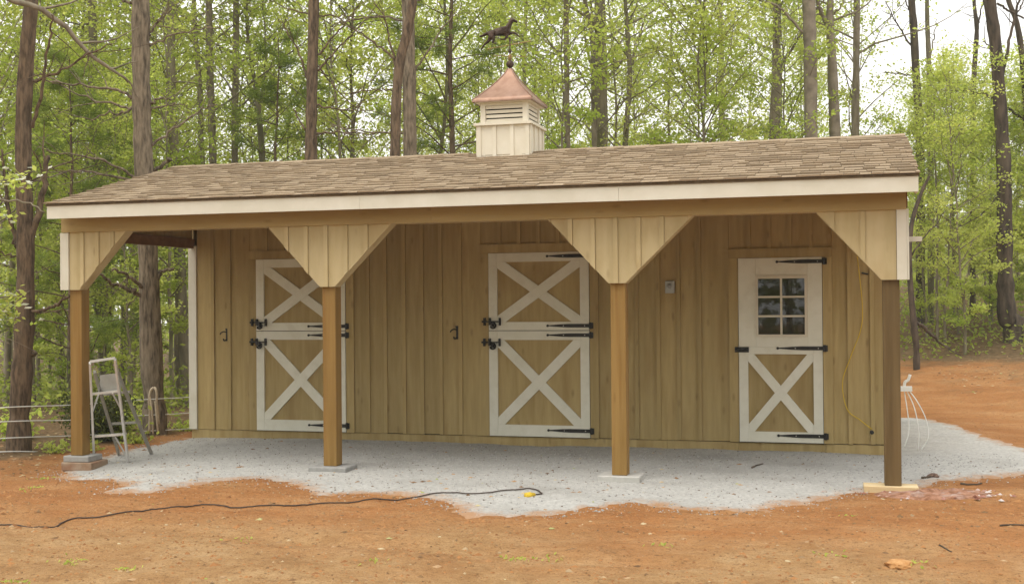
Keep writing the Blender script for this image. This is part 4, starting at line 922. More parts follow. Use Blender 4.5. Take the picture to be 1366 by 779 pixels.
big_tree('pine_tree', 'reddish leaning stem crossing the thicker pine beside the cupola', [(524, 520), (526, 300), (527, 205), (529, 130), (534, 80), (543, 45), (551, 0), (556, -60)], 18.6, [17, 16, 14, 13, 13, 13, 12, 11], M_BARKR, 16, 4,
    [b(4, (530, 90), (520, 60), (514, 30), (500, 5), tw=4), b(4, (531, 82), (505, 62), (480, 45), (455, 30), tw=5), b(3, (526, 120), (500, 120), (460, 126), tw=4)], 'pine')
big_tree('pine_tree', 'thicker brown pine standing behind the leaning stem beside the cupola', [(546, 520), (547, 300), (547, 205), (546, 120), (545, 50), (544, 0), (543, -60)], 19.4, [23, 21, 19, 18, 17, 17, 15], M_BARK, 18, 5,
    [b(4, (552, 95), (570, 72), (590, 40), (610, 15), tw=4), b(4, (540, 30), (510, 22), (470, 28), (440, 35), tw=4), b(4, (541, 178), (515, 178), (470, 174), (440, 168), tw=5), b(3, (552, 5), (580, -10), (610, -20), tw=2)], 'pine')
big_tree('hardwood_tree', 'slender pale grey trunk left of the slim reddish pine', [(284, 500), (284, 300), (284, 215), (281, 120), (279, 40), (279, -60)], 24, [12, 11, 10, 9, 9, 8], M_BARKG, 15, 6, (), 'leaf')
big_tree('hardwood_tree', 'pale trunk between the slender grey trunk and the slim reddish pine', [(314, 500), (313, 300), (313, 215), (314, 120), (315, 40), (314, -60)], 24.6, [12, 11, 9, 9, 8, 8], M_BARKG, 15, 7, (), 'leaf')
big_tree('hardwood_tree', 'greenish forked thin trunk just left of the slim reddish pine', [(352, 500), (351, 300), (350, 215), (345, 150), (338, 100), (330, 40), (326, -60)], 25., [11, 10, 9, 7, 5, 5, 4], M_BARKD, 12, 8, [b(4, (346, 155), (352, 100), (354, 50), (350, 0)), b(3, (345, 160), (330, 110), (320, 75))], 'leaf')
big_tree('hardwood_tree', 'straight pale slender trunk right of the cupola', [(758, 500), (758, 300), (757, 195), (756, 100), (755, 0), (755, -60)], 22.5, [9, 9, 8, 7.5, 7, 7], M_BARKG, 16, 9, (), 'leaf')
big_tree('hardwood_tree', 'grey trunk with a pale curling vine right of the cupola', [(794, 500), (794, 300), (793, 195), (792, 100), (790, 50), (780, 0), (774, -50)], 24.5, [10, 9, 8, 8, 7, 6, 5], M_BARKG, 13, 10, [b(3, (796, 102), (804, 75), (798, 45), (794, 10), tw=0, tip=.7)], 'leaf')
big_tree('hardwood_tree', 'broad mossy trunk behind the vine wrapped trunk', [(804, 500), (804, 300), (803, 195), (802, 100), (800, 0), (799, -60)], 27, [20, 18, 17, 16, 15, 14], M_BARKD, 17, 11, (), 'leaf')
big_tree('hardwood_tree', 'thin dark forked trunk between the mossy trunk and the open sky', [(834, 500), (833, 300), (834, 195), (840, 110), (838, 60), (834, 0), (830, -50)], 25, [9, 8, 8, 7, 6, 5, 4], M_BARKD, 12, 12, [b(3, (842, 90), (855, 45), (862, 20)), b(3, (838, 30), (848, 10), (858, -10))], 'leaf')
big_tree('hardwood_tree', 'yellow green mossy trunk left of the pair of smooth pale trunks', [(1034, 500), (1034, 300), (1033, 190), (1036, 100), (1036, 50), (1036, -60)], 26, [17, 16, 15, 13, 11, 9], M_BARKD, 16, 13, (), 'leaf')
M_BEECH = mat('smooth_pale_bark', (.20, .165, .125), (.31, .265, .205), (5, 5, 3.5), .9, .3, (10, 10, 9), .06, c3=(.10, .085, .06), c3amt=.6, c3scale=(4, 4, 5))
big_tree('hardwood_tree', 'smooth pale stout trunk behind the roof towards the tack room end', [(1083, 500), (1083, 300), (1082, 190), (1081, 90), (1079, 0), (1079, -60)], 23, [22, 20, 18, 17, 16.5, 16], M_BEECH, 18, 14, [b(5, (1074, 48), (1055, 25), (1035, 8), (1010, 0), tip=.6)], 'leaf')
big_tree('hardwood_tree', 'forked pale trunk right of the smooth stout trunk', [(1115, 500), (1115, 300), (1114, 190), (1111, 110), (1109, 60), (1107, 20), (1110, -60)], 24, [17, 16, 15, 13, 12, 9, 8], M_BEECH, 17, 15, [b(9, (1108, 40), (1100, 25), (1093, 12), (1088, -12), tip=.7), b(4, (1113, 20), (1125, 5), (1130, -10))], 'leaf')
big_tree('hardwood_tree', 'slimmer grey trunk last before the open sky behind the roof end', [(1142, 500), (1142, 300), (1141, 190), (1142, 100), (1143, 0), (1143, -60)], 25.5, [13, 12, 11, 9, 8, 8], M_BARKG, 16, 16, (), 'leaf')
M_BARKE = mat('dark_furrowed_bark', (.035, .027, .02), (.12, .09, .065), (12, 12, 2.5), .95, .9, (22, 22, 5), .06, c3=(.16, .13, .09), c3amt=.4, c3scale=(4, 4, 1))
big_tree('hardwood_tree', 'dark furrowed trunk with a curved foot at the edge of the clay bank', [(1356, 474), (1344, 425), (1341, 370), (1340, 300), (1339, 220), (1334, 140), (1328, 60), (1320, 0), (1315, -60)], 23.5, [32, 26, 21, 20, 19, 17, 16, 16, 14], M_BARKE, 15, 17,
    [b(4, (1332, 90), (1326, 70), (1312, 55)), b(6, (1336, 110), (1344, 70), (1352, 30), (1362, -10), tip=.6), b(4, (1338, 140), (1320, 128), (1290, 122), (1240, 122), d=.6, tw=5), b(4, (1330, 5), (1345, 14), (1366, 24), tip=.7), b(3, (1340, 250), (1310, 285), (1275, 305), tw=3)])
big_tree('hardwood_tree', 'bare dark forked trunk against the white sky above the roof end', [(1228, 470), (1228, 300), (1227, 180), (1222, 100), (1219, 40), (1216, 0), (1214, -60)], 27, [13, 12, 11, 10, 10, 9, 8], M_BARKE, 13, 18, [b(4, (1222, 70), (1208, 50), (1195, 30), (1180, 0), tw=5), b(3, (1224, 100), (1205, 100), (1180, 96)), b(3, (1220, 30), (1212, 10), (1200, -10))])
big_tree('hardwood_tree', 'thin mossy trunk beside the bare dark fork against the white sky', [(1242, 470), (1242, 300), (1240, 140), (1239, 80), (1237, 30), (1236, -40)], 27.5, [9, 9, 8, 7, 6, 5], M_BARKD, 12, 19, [b(3, (1240, 80), (1246, 50), (1250, 25)), b(3, (1240, 100), (1252, 92), (1262, 86))])
big_tree('hardwood_tree', 'slim forked trunk standing alone in the white sky gap', [(1298, 470), (1298, 300), (1298, 150), (1300, 90), (1303, 40), (1300, 10), (1296, -40)], 28, [9, 8, 8, 7, 6, 5, 4], M_BARKE, 12, 20, [b(4, (1303, 42), (1308, 20), (1313, -10)), b(4, (1300, 135), (1312, 110), (1322, 85), tip=.6)])
big_tree('hardwood_tree', 'leaning dark trunk cut by the edge of the picture above the bank', [(1376, 470), (1374, 300), (1370, 160), (1364, 80), (1356, 30), (1345, 0), (1338, -40)], 25, [11, 10, 9, 8, 7, 6, 5], M_BARKE, 12, 21, [b(4, (1366, 160), (1340, 142), (1310, 125)), b(3, (1354, 25), (1362, 8), (1372, -10))])
big_tree('hardwood_tree', 'crooked dark trunk at the foot of the bank just past the end post', [(1223, 502), (1221, 450), (1216, 400), (1213, 350), (1216, 300), (1228, 260), (1240, 235)], 21.3, [9, 8.5, 8, 7, 6, 5, 3], M_BARKE, 3.2, 22, [b(3, (1216, 340), (1230, 320), (1248, 300), (1262, 280)), b(7, (1216, 425), (1235, 440), (1252, 455), (1268, 466), d=.6, tw=1)])
# a tree outside the frame whose limbs reach in at the upper left
big_tree('hardwood_tree', 'tree beyond the left edge whose long pale bare limb reaches across', [(-90, 620), (-88, 480), (-84, 300), (-80, 150), (-76, 0), (-74, -100)], 13.6, [34, 30, 27, 24, 22, 20], M_BARKG, 12, 23, [b(13, (-76, -30), (-30, -22), (20, 0), (62, 16), (96, 48), (130, 78), (152, 94), (174, 110), d=.8, tip=.3, tw=5), b(5, (-82, 250), (-40, 255), (0, 265), (35, 272), (62, 282), d=-.4, tw=2), b(4, (-84, 440), (-40, 445), (-10, 448), (15, 460), tw=2)], 'leaf')

# ---- understory and background trees: a few models, many individuals
KIND = [broadleaf(101, 10.5, .05, .10, 2.5, 40, 34, .088), broadleaf(102, 9.0, .045, .10, 2.2, 36, 36, .084, leafm=M_LEAFB), broadleaf(103, 12.5, .06, .14, 2.8, 44, 34, .09, barkm=M_BARKG),
        broadleaf(104, 7.0, .04, .08, 2.0, 32, 40, .078, leafm=M_LEAFB), broadleaf(105, 11.5, .055, .2, 2.6, 40, 34, .09), broadleaf(106, 13.5, .08, .26, 3.0, 46, 32, .095, barkm=M_BARKG)]
PINEK = [pinecrown(201, 7.5, .07, .12, 2.2, 34, 7, M_BARKR), pinecrown(202, 11, .11, .3, 2.4, 34, 7, M_BARKR)]
rt = np.random.default_rng(11)
def skip(p): return -1.2 < p[0] < 9.9 and -4.5 < p[1] < 6.2
SECT = [(-999, 0, 'beyond the left edge'), (0, 60, 'behind the dark pine at the left'), (60, 180, 'between the two big pines'), (180, 270, 'right behind the thick brown pine'), (270, 380, 'by the two pale slender trunks'), (380, 470, 'around the slim reddish pine'), (470, 560, 'around the leaning pine stem'), (560, 640, 'just left of the cupola'), (640, 740, 'behind the cupola'), (740, 820, 'around the vine wrapped trunk'), (820, 920, 'at the thin forked trunk'), (920, 1020, 'before the yellow green mossy trunk'), (1020, 1120, 'around the smooth pale trunks'), (1120, 1200, 'beside the last grey trunk'), (1200, 1290, 'past the roof end'), (1290, 1366, 'around the dark furrowed trunk'), (1366, 9999, 'beyond the right edge')]
def scatter(n, pxr, depr, kinds, names, label, group, hs=(.85, 1.15), clear=None):
    k = 0; tries = 0
    while k < n and tries < n*20:
        tries += 1; px = pxr[0]+(pxr[1]-pxr[0])*(k+rt.random())/n; dep = depr[0]+(depr[1]-depr[0])*rt.random(); p = U(px, 400, dep)
        if skip(p): continue
        place(names, label, 'tree', kinds[rt.integers(len(kinds))][:2], p[0], p[1], rt.uniform(0, 6.28), rt.uniform(*hs), group)['label'] = label+' '+next(q for a, b_, q in SECT if a <= px < b_); k += 1
scatter(19, (-120, 1130), (22, 30), KIND[:3]+KIND[4:5], 'young_tree', 'slender light green young tree close behind the barn,', 'young trees close behind the barn')
scatter(22, (-140, 1110), (30, 40), KIND, 'young_tree', 'light green young tree midway back in the woods', 'young trees in the middle of the woods', (.8, 1.15))
scatter(15, (-160, 1100), (40, 54), KIND[:3]+KIND[4:], 'woodland_tree', 'tall thin tree far back in the woods', 'thin trees far back in the woods', (.8, 1.2))
scatter(9, (-60, 265), (18.5, 25), [KIND[3], KIND[1]], 'young_tree', 'low leafy sapling near the fence,', 'leafy saplings near the fence', (.6, .95))
scatter(13, (1205, 1460), (22.5, 29), [KIND[3]], 'young_tree', 'low bushy bright young tree above the clay bank', 'bushy young trees above the clay bank', (.62, .86))
scatter(12, (1195, 1500), (31, 46), [KIND[3], KIND[1]], 'young_tree', 'bright young tree deep behind the clay bank', 'young trees deep behind the clay bank', (.5, .72))
for k, (px, dep, s, kk) in enumerate(((100, 19, .75, 0), (150, 23, .8, 0), (365, 23, .95, 0), (600, 24, .95, 1))):
    p = U(px, 400, dep); place('young_pine', ['young green pine between the two big pines beside the porch', 'young green pine seen past the thick brown pine', 'young green pine behind the roof near the slim reddish pine', 'green pine with drooping sprays behind the cupola'][k], 'tree', PINEK[kk], p[0], p[1], k*1.3, s)

# trunks in the shade of the woods seen past the corner post and past the barn end
def stem_model(seed, H, r):
    rg = np.random.default_rng(seed); w = Geo(); z = np.linspace(-.4, H, 12); T = np.column_stack([np.cumsum(rg.normal(size=12))*.05, np.cumsum(rg.normal(size=12))*.05, z]); w.add(*tube(T, r*(1-.7*np.clip(z, 0, None)/H), 8, False))
    for k in range(10):
        p = along(T, rg.uniform(.25, .95)); a = rg.uniform(0, 6.28); limb(w, p, (math.cos(a), math.sin(a), rg.uniform(0, .7)), rg.uniform(.6, 1.8), r*.16, rg, .1, 6, .18, 4)
    LP = [];
    for k in range(26):
        p = along(T, rg.uniform(.6, 1)); a = rg.uniform(0, 6.28); Q = limb(w, p, (math.cos(a), math.sin(a), .6), rg.uniform(.8, 2.4), r*.14, rg, .2, 6, .15, 4); LP.append(np.array([along(Q, x) for x in rg.uniform(.2, 1, 30)])+rg.normal(size=(30, 3))*.22)
    P = np.concatenate(LP); lf = Geo(); lf.add(*leaves(P, .12, np.clip(rg.normal(.5, .25, len(P)), 0, 1), .3, .6, rg))
    return w.mesh('trunk', M_BARKD, True), lf.mesh('crown', M_LEAF, False, True)
STEM = [stem_model(301, 13, .13), stem_model(302, 12, .085), stem_model(303, 14, .11), stem_model(304, 11, .06)]
spx = [(-60, 20), (-25, 24), (76, 28), (112, 26), (146, 23), (160, 31), (172, 28), (236, 32), (247, 23), (262, 24), (700, 33), (900, 32), (965, 34), (1247, 24), (1256, 31), (1275, 27), (1290, 33), (1312, 30), (1362, 31)]
for k, (px, dep) in enumerate(spx):
    p = U(px, 400, dep); 
    if skip(p): continue
    rightside = px > 1195
    place('straight_tree', 'straight dark trunk in the shaded woods past the end of the barn' if rightside else ((['stout', 'slim', 'mid sized', 'very thin'][k % 4]+' straight trunk in the woods '+('left of the dark pine' if px < 40 else 'between the dark pine and the corner post' if px < 125 else 'between the ladder and the thick pine' if px < 200 else 'between the thick pine and white corner board')) if px < 280 else 'straight dark trunk in the woods behind the roof'), 'tree', STEM[k % 4] if not rightside else STEM[1+2*(k % 2)], p[0], p[1], k*1.7, .5 if rightside else 1., 'dark trunks past the end of the barn' if rightside else ('dark trunks past the ladder' if px < 280 else 'dark trunks behind the roof'))

# dogwood with white bracts reaching in at the left edge
rg = np.random.default_rng(77); dw = U(-45, 400, 12.6); dz = float(ground_h(dw[0], dw[1]))
dog = thing('dogwood_tree', 'dogwood with white blossom reaching in at the left edge', 'tree', (dw[0], dw[1], dz)); w = Geo(); LP = []; BP = []
Tr = spline([(0, 0, -.3), (.05, 0, .8), (-.05, .05, 1.7), (.05, 0, 2.6), (0, 0, 3.4)], 20); w.add(*tube(Tr, np.linspace(.06, .015, 20), 8, False))
for k in range(22):
    p = along(Tr, rg.uniform(.35, 1)); a = k*2.4; Q = limb(w, p, (math.cos(a), math.sin(a), rg.uniform(-.05, .35)), rg.uniform(.5, .95), .014, rg, .0, 6, .15, 4)
    for q in range(5):
        pp = along(Q, rg.uniform(.4, 1)); LP.append(pp+rg.normal(size=(7, 3))*np.array([.1, .1, .04])); BP.append(pp+np.array([0, 0, .04])+rg.normal(size=(1, 3))*np.array([.1, .1, .03]))
lf = Geo(); P = np.concatenate(LP); lf.add(*leaves(P, .07, rg.random(len(P)), .8, .6, rg)); bl = Geo(); P = np.concatenate(BP); P = np.repeat(P, 2, 0); bl.add(*leaves(P, .085, rg.random(len(P)), 2.5, .8, rg))
link('trunk', w.mesh('trunk', M_BARKD, True), dog); link('crown', lf.mesh('crown', M_LEAFB, False, True), dog); link('blossom', bl.mesh('blossom', M_BLOSS, False, True), dog)

# far wood: one mass beyond what can be told apart
rg = np.random.default_rng(55); w = Geo(); FW = []
for k in range(230):
    px = rg.uniform(-260, 1640); dep = rg.uniform(56, 88); p = U(px, 400, dep); gz0 = float(ground_h(p[0], p[1])); H = rg.uniform(5, 10.5)*(.6 if px > 1100 else 1)*(1.5 if px < 240 else 1)
    base = np.array([p[0], p[1], gz0]); r = rg.uniform(.05, .16); T = base+np.array([[0, 0, -.5], [rg.normal()*.2, rg.normal()*.2, H*.5], [rg.normal()*.4, rg.normal()*.4, H]]); w.add(*tube(T, [r, r*.7, r*.2], 5, False))
    n = 260; q = rg.normal(size=(n, 3))*np.array([1.5, 1.5, H*.24])+np.array([0, 0, H*.52]); q[:, 2] = np.clip(q[:, 2], .2, H*1.05); cl = np.round(q*1.1)/1.1+rg.normal(size=(n, 3))*.28; FW.append(base+cl)
tr_ = link('far_wood_trunks', w.mesh('far_wood_trunks', M_BARKD, True)); tag(tr_, 'mass of thin trunks of the far wood behind everything', 'woods', kind='stuff')
P = np.concatenate(FW); lf = Geo(); lf.add(*leaves(P, .34, np.clip(rg.normal(.5, .28, len(P)), 0, 1), .3, .7, rg)); o = link('far_wood_foliage', lf.mesh('far_wood_foliage', M_LEAF, False, True)); tag(o, 'light green foliage mass of the far wood behind everything', 'woods', kind='stuff')

# the wood across the yard, behind the viewer: it is what the door panes mirror
rg = np.random.default_rng(58); w = Geo(); FW = []
for k in range(150):
    x = rg.uniform(-34, 50); y = -24-rg.uniform(0, 24)+.012*(x-8)**2*rg.uniform(.3, 1); gz0 = float(ground_h(x, y)); H = rg.uniform(7, 13)
    base = np.array([x, y, gz0]); r = rg.uniform(.06, .16); T = base+np.array([[0, 0, -.5], [rg.normal()*.2, rg.normal()*.2, H*.5], [rg.normal()*.4, rg.normal()*.4, H]]); w.add(*tube(T, [r, r*.7, r*.2], 5, False))
    n = 300; q = rg.normal(size=(n, 3))*np.array([1.4, 1.4, H*.27])+np.array([0, 0, H*.45]); q[:, 2] = np.clip(q[:, 2], .2, H*1.05); FW.append(base+np.round(q*1.1)/1.1+rg.normal(size=(n, 3))*.28)
P = np.concatenate(FW); ok = np.hypot(P[:, 0]-CAM[0], P[:, 1]-CAM[1]) > 7; P = P[ok]
o = link('yard_wood_trunks', w.mesh('yard_wood_trunks', M_BARKD, True)); tag(o, 'trunks of the wood across the yard mirrored in the door panes', 'woods', kind='stuff')
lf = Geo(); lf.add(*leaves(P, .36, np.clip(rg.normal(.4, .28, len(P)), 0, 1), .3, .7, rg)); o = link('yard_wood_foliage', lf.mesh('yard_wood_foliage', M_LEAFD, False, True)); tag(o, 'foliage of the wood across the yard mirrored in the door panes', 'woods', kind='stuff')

# ---- shrubs and undergrowth
def shrub_mesh(seed, h, w_, n, ls, m, up=.4):
    rg = np.random.default_rng(seed); wd = Geo(); LP = []
    for k in range(9):
        a = k*2.4; Q = limb(wd, (0, 0, -.05), (math.cos(a)*.5*w_/h, math.sin(a)*.5*w_/h, 1), h*rg.uniform(.7, 1.05), .008, rg, .05, 7, .14, 4)
        LP.append(np.array([along(Q, x) for x in rg.uniform(.2, 1, n//9)])+rg.normal(size=(n//9, 3))*np.array([w_*.16, w_*.16, h*.07]))
    P = np.concatenate(LP); P[:, 2] = np.maximum(P[:, 2], .02); lf = Geo(); lf.add(*leaves(P, ls, np.clip(rg.normal(.5, .28, len(P)), 0, 1), up, .6, rg)); return wd.mesh('stems', M_BARKD, True), lf.mesh('foliage', m, False, True)
CED = shrub_mesh(401, .62, .5, 2400, .035, M_CEDAR, .0); SH1 = shrub_mesh(402, .55, .6, 240, .085, M_LEAFB); SH2 = shrub_mesh(403, .32, .45, 140, .075, M_LEAFB); SH3 = shrub_mesh(404, 1.3, 1.3, 700, .09, M_LEAF)
def shrub(name, label, ms, x, y, rz, s, group=None):
    t = thing(name, label, 'shrub', (x, y, float(ground_h(x, y))), rz, group); t.scale = (s, s, s); link('stems', ms[0], t); link('foliage', ms[1], t)
for k, (px, py) in enumerate(((80, 601), (104, 600))):
    p = G(px, py); shrub('cedar_bush', ['olive green cedar bush beside the dark pine foot', 'olive green cedar bush right behind the corner post'][k], CED, p[0]-.25, p[1]+.9, k, 1.25-.1*k)
for k, (px, py, s, lab) in enumerate(((57, 606, .8, 'small leafy sprig at the foot of the dark pine'), (96, 604, .8, 'bright leafy sprig against the corner post blocks'), (140, 590, 1.1, 'bright leafy shrub seen between the step ladder rails'), (160, 578, 1.1, 'leafy shrub behind the upper rungs of the step ladder'), (172, 592, .8, 'low leafy shrub behind the rear rails of the step ladder'), (5, 590, 1.1, 'leafy shrub at the left edge beside the dark pine'))):
    p = G(px, py); shrub('leafy_shrub', lab, SH1 if k in (2, 3, 5) else SH2, p[0]-.05, p[1]+.25, k*1.1, s)
for k, (px, py) in enumerate(((222, 577), (236, 576), (250, 577))):
    p = G(px, py); shrub('leafy_shrub', 'low creeping shrub between the pine foot and the white corner board', SH2, p[0], p[1]+.35, k, .75, 'low shrubs between the pine and the barn corner')
rg = np.random.default_rng(66); LP = []
def sample(px0, px1, d0, d1, n):
    px = rg.uniform(px0, px1, n); dp = rg.uniform(d0, d1, n); P = CAM[None]+(FWD[None]+RIGHT[None]*((px-683)/F_PX)[:, None])*dp[:, None]; return P[:, 0], P[:, 1]
x, y = sample(-160, 300, 16.5, 40, 1500); k = ~((x > -.6) & (y < 6)); x, y = x[k], y[k]
c = np.stack([x, y, ground_h(x, y)+.05], -1)
und = np.repeat(c, 7, 0)+np.abs(rg.normal(size=(len(c)*7, 3)))*np.array([.22, .22, .35])*rg.choice([-1, 1], size=(len(c)*7, 3))*np.array([1, 1, 0])+np.array([0, 0, 1])*np.abs(rg.normal(size=(len(c)*7, 1)))*.35
x, y = sample(1190, 1480, 22, 40, 800); k = (bank(x, y) > .50); x, y = x[k], y[k]; c = np.stack([x, y, ground_h(x, y)+.03], -1)
und2 = np.repeat(c, 6, 0)+rg.normal(size=(len(c)*6, 3))*np.array([.2, .2, 0])+np.array([0, 0, 1])*np.abs(rg.normal(size=(len(c)*6, 1)))*.22
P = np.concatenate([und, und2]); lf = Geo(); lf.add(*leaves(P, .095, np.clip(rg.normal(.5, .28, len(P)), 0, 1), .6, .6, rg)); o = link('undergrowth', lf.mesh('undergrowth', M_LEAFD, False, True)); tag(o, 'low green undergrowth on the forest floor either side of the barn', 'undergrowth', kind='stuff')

# wire fence strung from tree to tree behind the porch
wf = thing('wire_fence', 'four strand white wire fence strung past the pines by the ladder', 'fence', tuple(U(24, 602, 13.85)))
fo = np.array(wf.location)
for k, (ya, yb, yc_, yd) in enumerate(((543, 540, 531, 527), (562, 560, 552, 546), (584, 581, 573, 568), (602, 603, 590, 586))):
    P = [U(-120, ya+8, 13.6), U(12, ya, 13.8), U(98, yb, 14.6), U(190, yc_+2, 15.5), U(258, yc_-2, 16.1), U(330, yd-8, 17.)]
    gg = Geo(); gg.add(*tube(spline(P, 40)-fo, .0062, 5, False)); link('wire', gg.mesh('wire', M_WIRE, True), wf)
# frayed rope looped on the pine
r0 = U(205, 520, 15.5); rp = thing('rope_loop', 'pale frayed rope hanging in a loop on the brown pine', 'rope', tuple(r0)); ro = np.array(r0)
for k, pp in enumerate(([(199, 578, 0), (200, 555, 0), (199, 535, -.05), (201, 521, -.08), (206, 517, -.1), (209, 524, -.1), (209, 540, -.05), (212, 565, 0)], [(204, 578, -.05), (203, 550, -.1), (200, 530, -.1)], [(211, 578, -.05), (209, 558, -.1), (207, 535, -.1)])):
    gg = Geo(); gg.add(*tube(spline([U(a, b_, 15.5+d_) for a, b_, d_ in pp], 24)-ro, .016 if k == 0 else .012, 6)); link('rope_strand', gg.mesh('rope_strand', M_ROPE, True), rp)

# ------------------------------------------------------------------ loose stuff on the ground
rng = np.random.default_rng(91)
def scat(n, x0, x1, y0, y1, f): 
    x = rng.uniform(x0, x1, n); y = rng.uniform(y0, y1, n); k = f(x, y); return x[k], y[k]
x, y = scat(26000, -.4, 10.9, -4.4, .0, lambda x, y: sdf(x, y)+.15*fbm(x*4, y*4, 2) > -.22*rng.random(x.shape)**2)
g = Geo(); g.add(*chips(0, (x, y), .004, .016, .6)); o = link('loose_gravel', g.mesh('loose_gravel', M_STONE, False, True)); tag(o, 'loose grey stones strewn over the gravel pad', 'gravel', kind='stuff')
x, y = scat(20000, .5, 11, -9.2, -2.6, lambda x, y: (sdf(x, y) < .02)); x2, y2 = scat(5000, 8.8, 16, -2.6, 9, lambda x, y: (sdf(x, y) < .0))
g = Geo(); g.add(*chips(0, (np.r_[x, x2], np.r_[y, y2]), .004, .021, .5)); o = link('clay_crumbs', g.mesh('clay_crumbs', M_CLOD, False, True)); tag(o, 'crumbs of red clay and small stones on the yard', 'dirt', kind='stuff')
xc_, yc2 = scat(3000, .5, 11, -9.2, -2.8, lambda x, y: (sdf(x, y) < -.05) & (fbm(x*1.3, y*2., 3) > -.05))
g = Geo(); g.add(*chips(0, (xc_, yc2), .012, .042, .42)); o = link('clay_clods', g.mesh('clay_clods', M_CLOD, False, True)); tag(o, 'loose clods of red clay turned up in the yard', 'dirt', kind='stuff')
x, y = scat(900, .5, 11, -9., -2.4, lambda x, y: fbm(x*.8, y*.8, 2) > -.25); x2, y2 = scat(9000, 9.5, 20, 4, 16, lambda x, y: bank(x, y)+.2*fbm(x, y, 2) > .22); xg, yg = scat(240, .0, 10.5, -4.2, -.1, lambda x, y: sdf(x, y) > 0); x, y = np.r_[x, xg], np.r_[y, yg]; x3, y3 = scat(2600, -4.5, .1, -4.2, 3, lambda x, y: (sdf(x, y) < -.1))
g = Geo(); g.add(*chips(0, (np.r_[x, x2, x3], np.r_[y, y2, y3]), .012, .045, .25)); o = link('leaf_litter', g.mesh('leaf_litter', M_LITT, False, True)); tag(o, 'dry leaves and bark bits scattered on the yard and bank', 'leaf litter', kind='stuff')
# trampled rubble by the end post, a broken clod and a few sticks
rg = np.random.default_rng(17); c = G(1246, 662)
xs2 = np.linspace(-.62, .62, 60); ys2 = np.linspace(-.34, .34, 40)
def mound(X, Y3):
    x, y = X+c[0], Y3+c[1]; r = np.hypot(X/.55, Y3/.28); return ground_h(x, y)+.045*np.exp(-r**2*1.6)+.05*sm(1.1, .2, r)*fbm(x*9, y*9, 4)-.03*sm(.75, 1.1, r)
V, Fq = grid(xs2, ys2, mound); V[:, 0] += c[0]; V[:, 1] += c[1]
dm = thing('rubble_patch', 'pinkish patch of crumbled rubble on the ground beside the end post', 'rubble', (c[0], c[1], float(ground_h(c[0], c[1])))); dm['kind'] = 'stuff'; o_ = np.array(dm.location)
M_RUB = mat('pink_rubble', (.19, .085, .045), (.36, .19, .12), (16, 22, 16), .95, 1., (40, 40, 40), contrast=(.40, .60), c3=(.44, .37, .34), c3amt=.55, c3scale=(9, 14, 9))
g = Geo(); g.add(V-o_, Fq); link('rubble_bed', g.mesh('rubble_bed', M_RUB, True), dm)
a = rng.normal(size=(420, 2))*np.array([.26, .13]); g = Geo(); v, f, t = chips(0, (c[0]+a[:, 0], c[1]+a[:, 1]), .006, .036, .45, zoff=.012); g.add(v-o_, f, t)
M_RCH = tone_mat('rubble_chips', [(0, (.16, .06, .04)), (.4, (.34, .17, .13)), (.8, (.46, .34, .30)), (1, (.55, .50, .47))]); link('rubble_chips', g.mesh('rubble_chips', M_RCH, False, True), dm)
def clod(name, label, cat, px, py, r, m, flat=.5):
    p = G(px, py); bm = bmesh.new(); bmesh.ops.create_icosphere(bm, subdivisions=3, radius=r)
    for v in bm.verts:
        k = 1+.45*float(fbm(np.array(v.co.x/r*1.7+px), np.array(v.co.y/r*1.7+v.co.z/r*1.3), 3)); v.co *= k; v.co.z *= flat
    me = bpy.data.meshes.new(name); bm.to_mesh(me); bm.free(); me.materials.append(m); o = link(name, me, None, (p[0], p[1], float(surf(p[0], p[1])[0])+r*flat*.3), (0, 0, px)); tag(o, label, cat)
M_CL2 = mat('orange_clod', (.36, .16, .05), (.52, .30, .13), (20, 20, 20), .95, .8)
clod('clay_clod', 'broken lump of orange clay near the bottom edge below the end post', 'clod', 1200, 757, .085, M_CL2, .38)
clod('clay_clod', 'small brown stone lying on the gravel right of the end post', 'stone', 1245, 640, .05, mat('brown_stone', (.10, .06, .045), (.20, .13, .1), (20, 20, 20), .9, .6), .5)
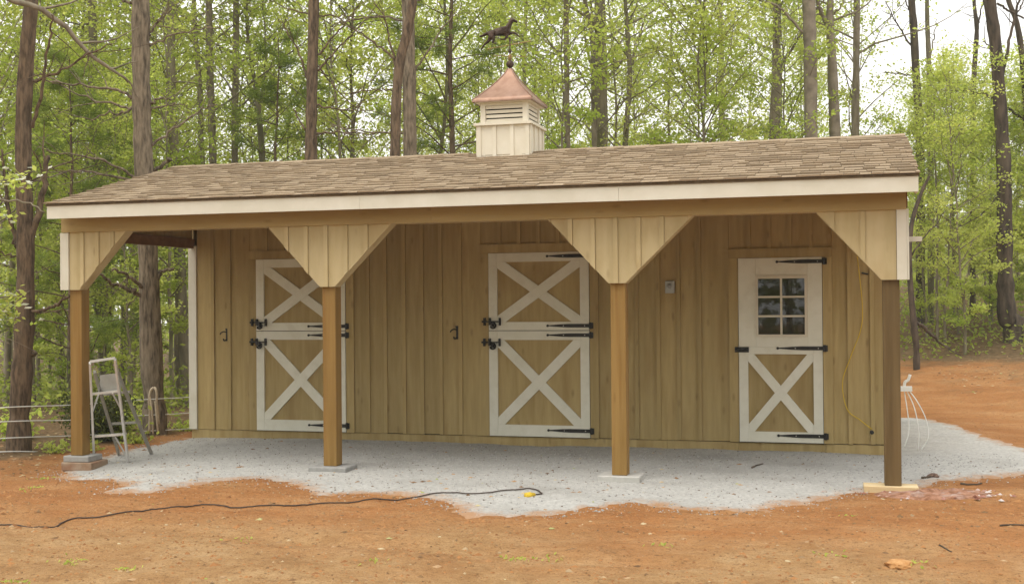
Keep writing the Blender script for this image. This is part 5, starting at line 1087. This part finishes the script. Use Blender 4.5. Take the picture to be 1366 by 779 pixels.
def stick(label, pts, r):
    P = [(*G(px, py)[:2], 0) for px, py in pts]; P = spline(P, 12); P[:, 2] = surf(P[:, 0], P[:, 1])+r*.8; g = Geo(); g.add(*tube(P-P[0], np.linspace(r, r*.5, 12), 6)); o = link('fallen_stick', g.mesh('fallen_stick', M_BARKE, True), None, P[0]); tag(o, label, 'stick')
stick('thin dark stick lying on the gravel beside the rubble patch', [(1281, 648), (1295, 648.5), (1310, 647)], .012)
stick('short dark stick on the gravel just right of the end post', [(1229, 641), (1240, 641), (1247, 638)], .013)
stick('dark stick on the gravel in front of the tack room door', [(1003, 627), (1010, 624), (1018, 622)], .010)
stick('bent twig on the clay near the bottom right corner', [(1253, 733), (1262, 737), (1270, 740)], .006)
stick('straight twig on the clay at the right edge below the bank', [(1334, 706), (1350, 706), (1372, 708)], .009)
# sparse weeds in the yard
rg = np.random.default_rng(23); LP = []
for px, py, n in ((95, 745, 26), (20, 770, 30), (160, 757, 14), (690, 745, 16), (733, 737, 10), (1108, 741, 12), (880, 728, 8), (1225, 757, 16), (320, 715, 10), (40, 650, 22), (60, 632, 26), (505, 752, 10), (1130, 690, 6)):
    p = G(px, py); LP.append(np.column_stack([p[0]+rg.normal(size=n)*.06, p[1]+rg.normal(size=n)*.05, np.zeros(n)]))
P = np.concatenate(LP); P[:, 2] = surf(P[:, 0], P[:, 1])+.012; g = Geo(); g.add(*leaves(P, .034, rg.random(len(P)), .6, .5, rg)); o = link('weeds', g.mesh('weeds', M_LEAFB, False, True)); tag(o, 'sparse little green weeds sprouting in the clay yard', 'weeds', kind='stuff')

# thin haze volume, added to pale the woods the way lens glare does
vm = bpy.data.materials.new('added_haze'); vm.use_nodes = True; N = vm.node_tree.nodes; N.remove(N['Principled BSDF'])
pv = N.new('ShaderNodeVolumePrincipled'); pv.inputs['Color'].default_value = (.95, .97, .92, 1); pv.inputs['Density'].default_value = HAZE; pv.inputs['Anisotropy'].default_value = .0
vm.node_tree.links.new(pv.outputs[0], N['Material Output'].inputs['Volume'])
g = Geo(); g.add(*boxvf(-150, 160, -80, 170, -7, 21.5)); hz = link('haze', g.mesh('haze', vm)); tag(hz, 'thin pale haze added to soften the woods', 'haze', kind='stuff')
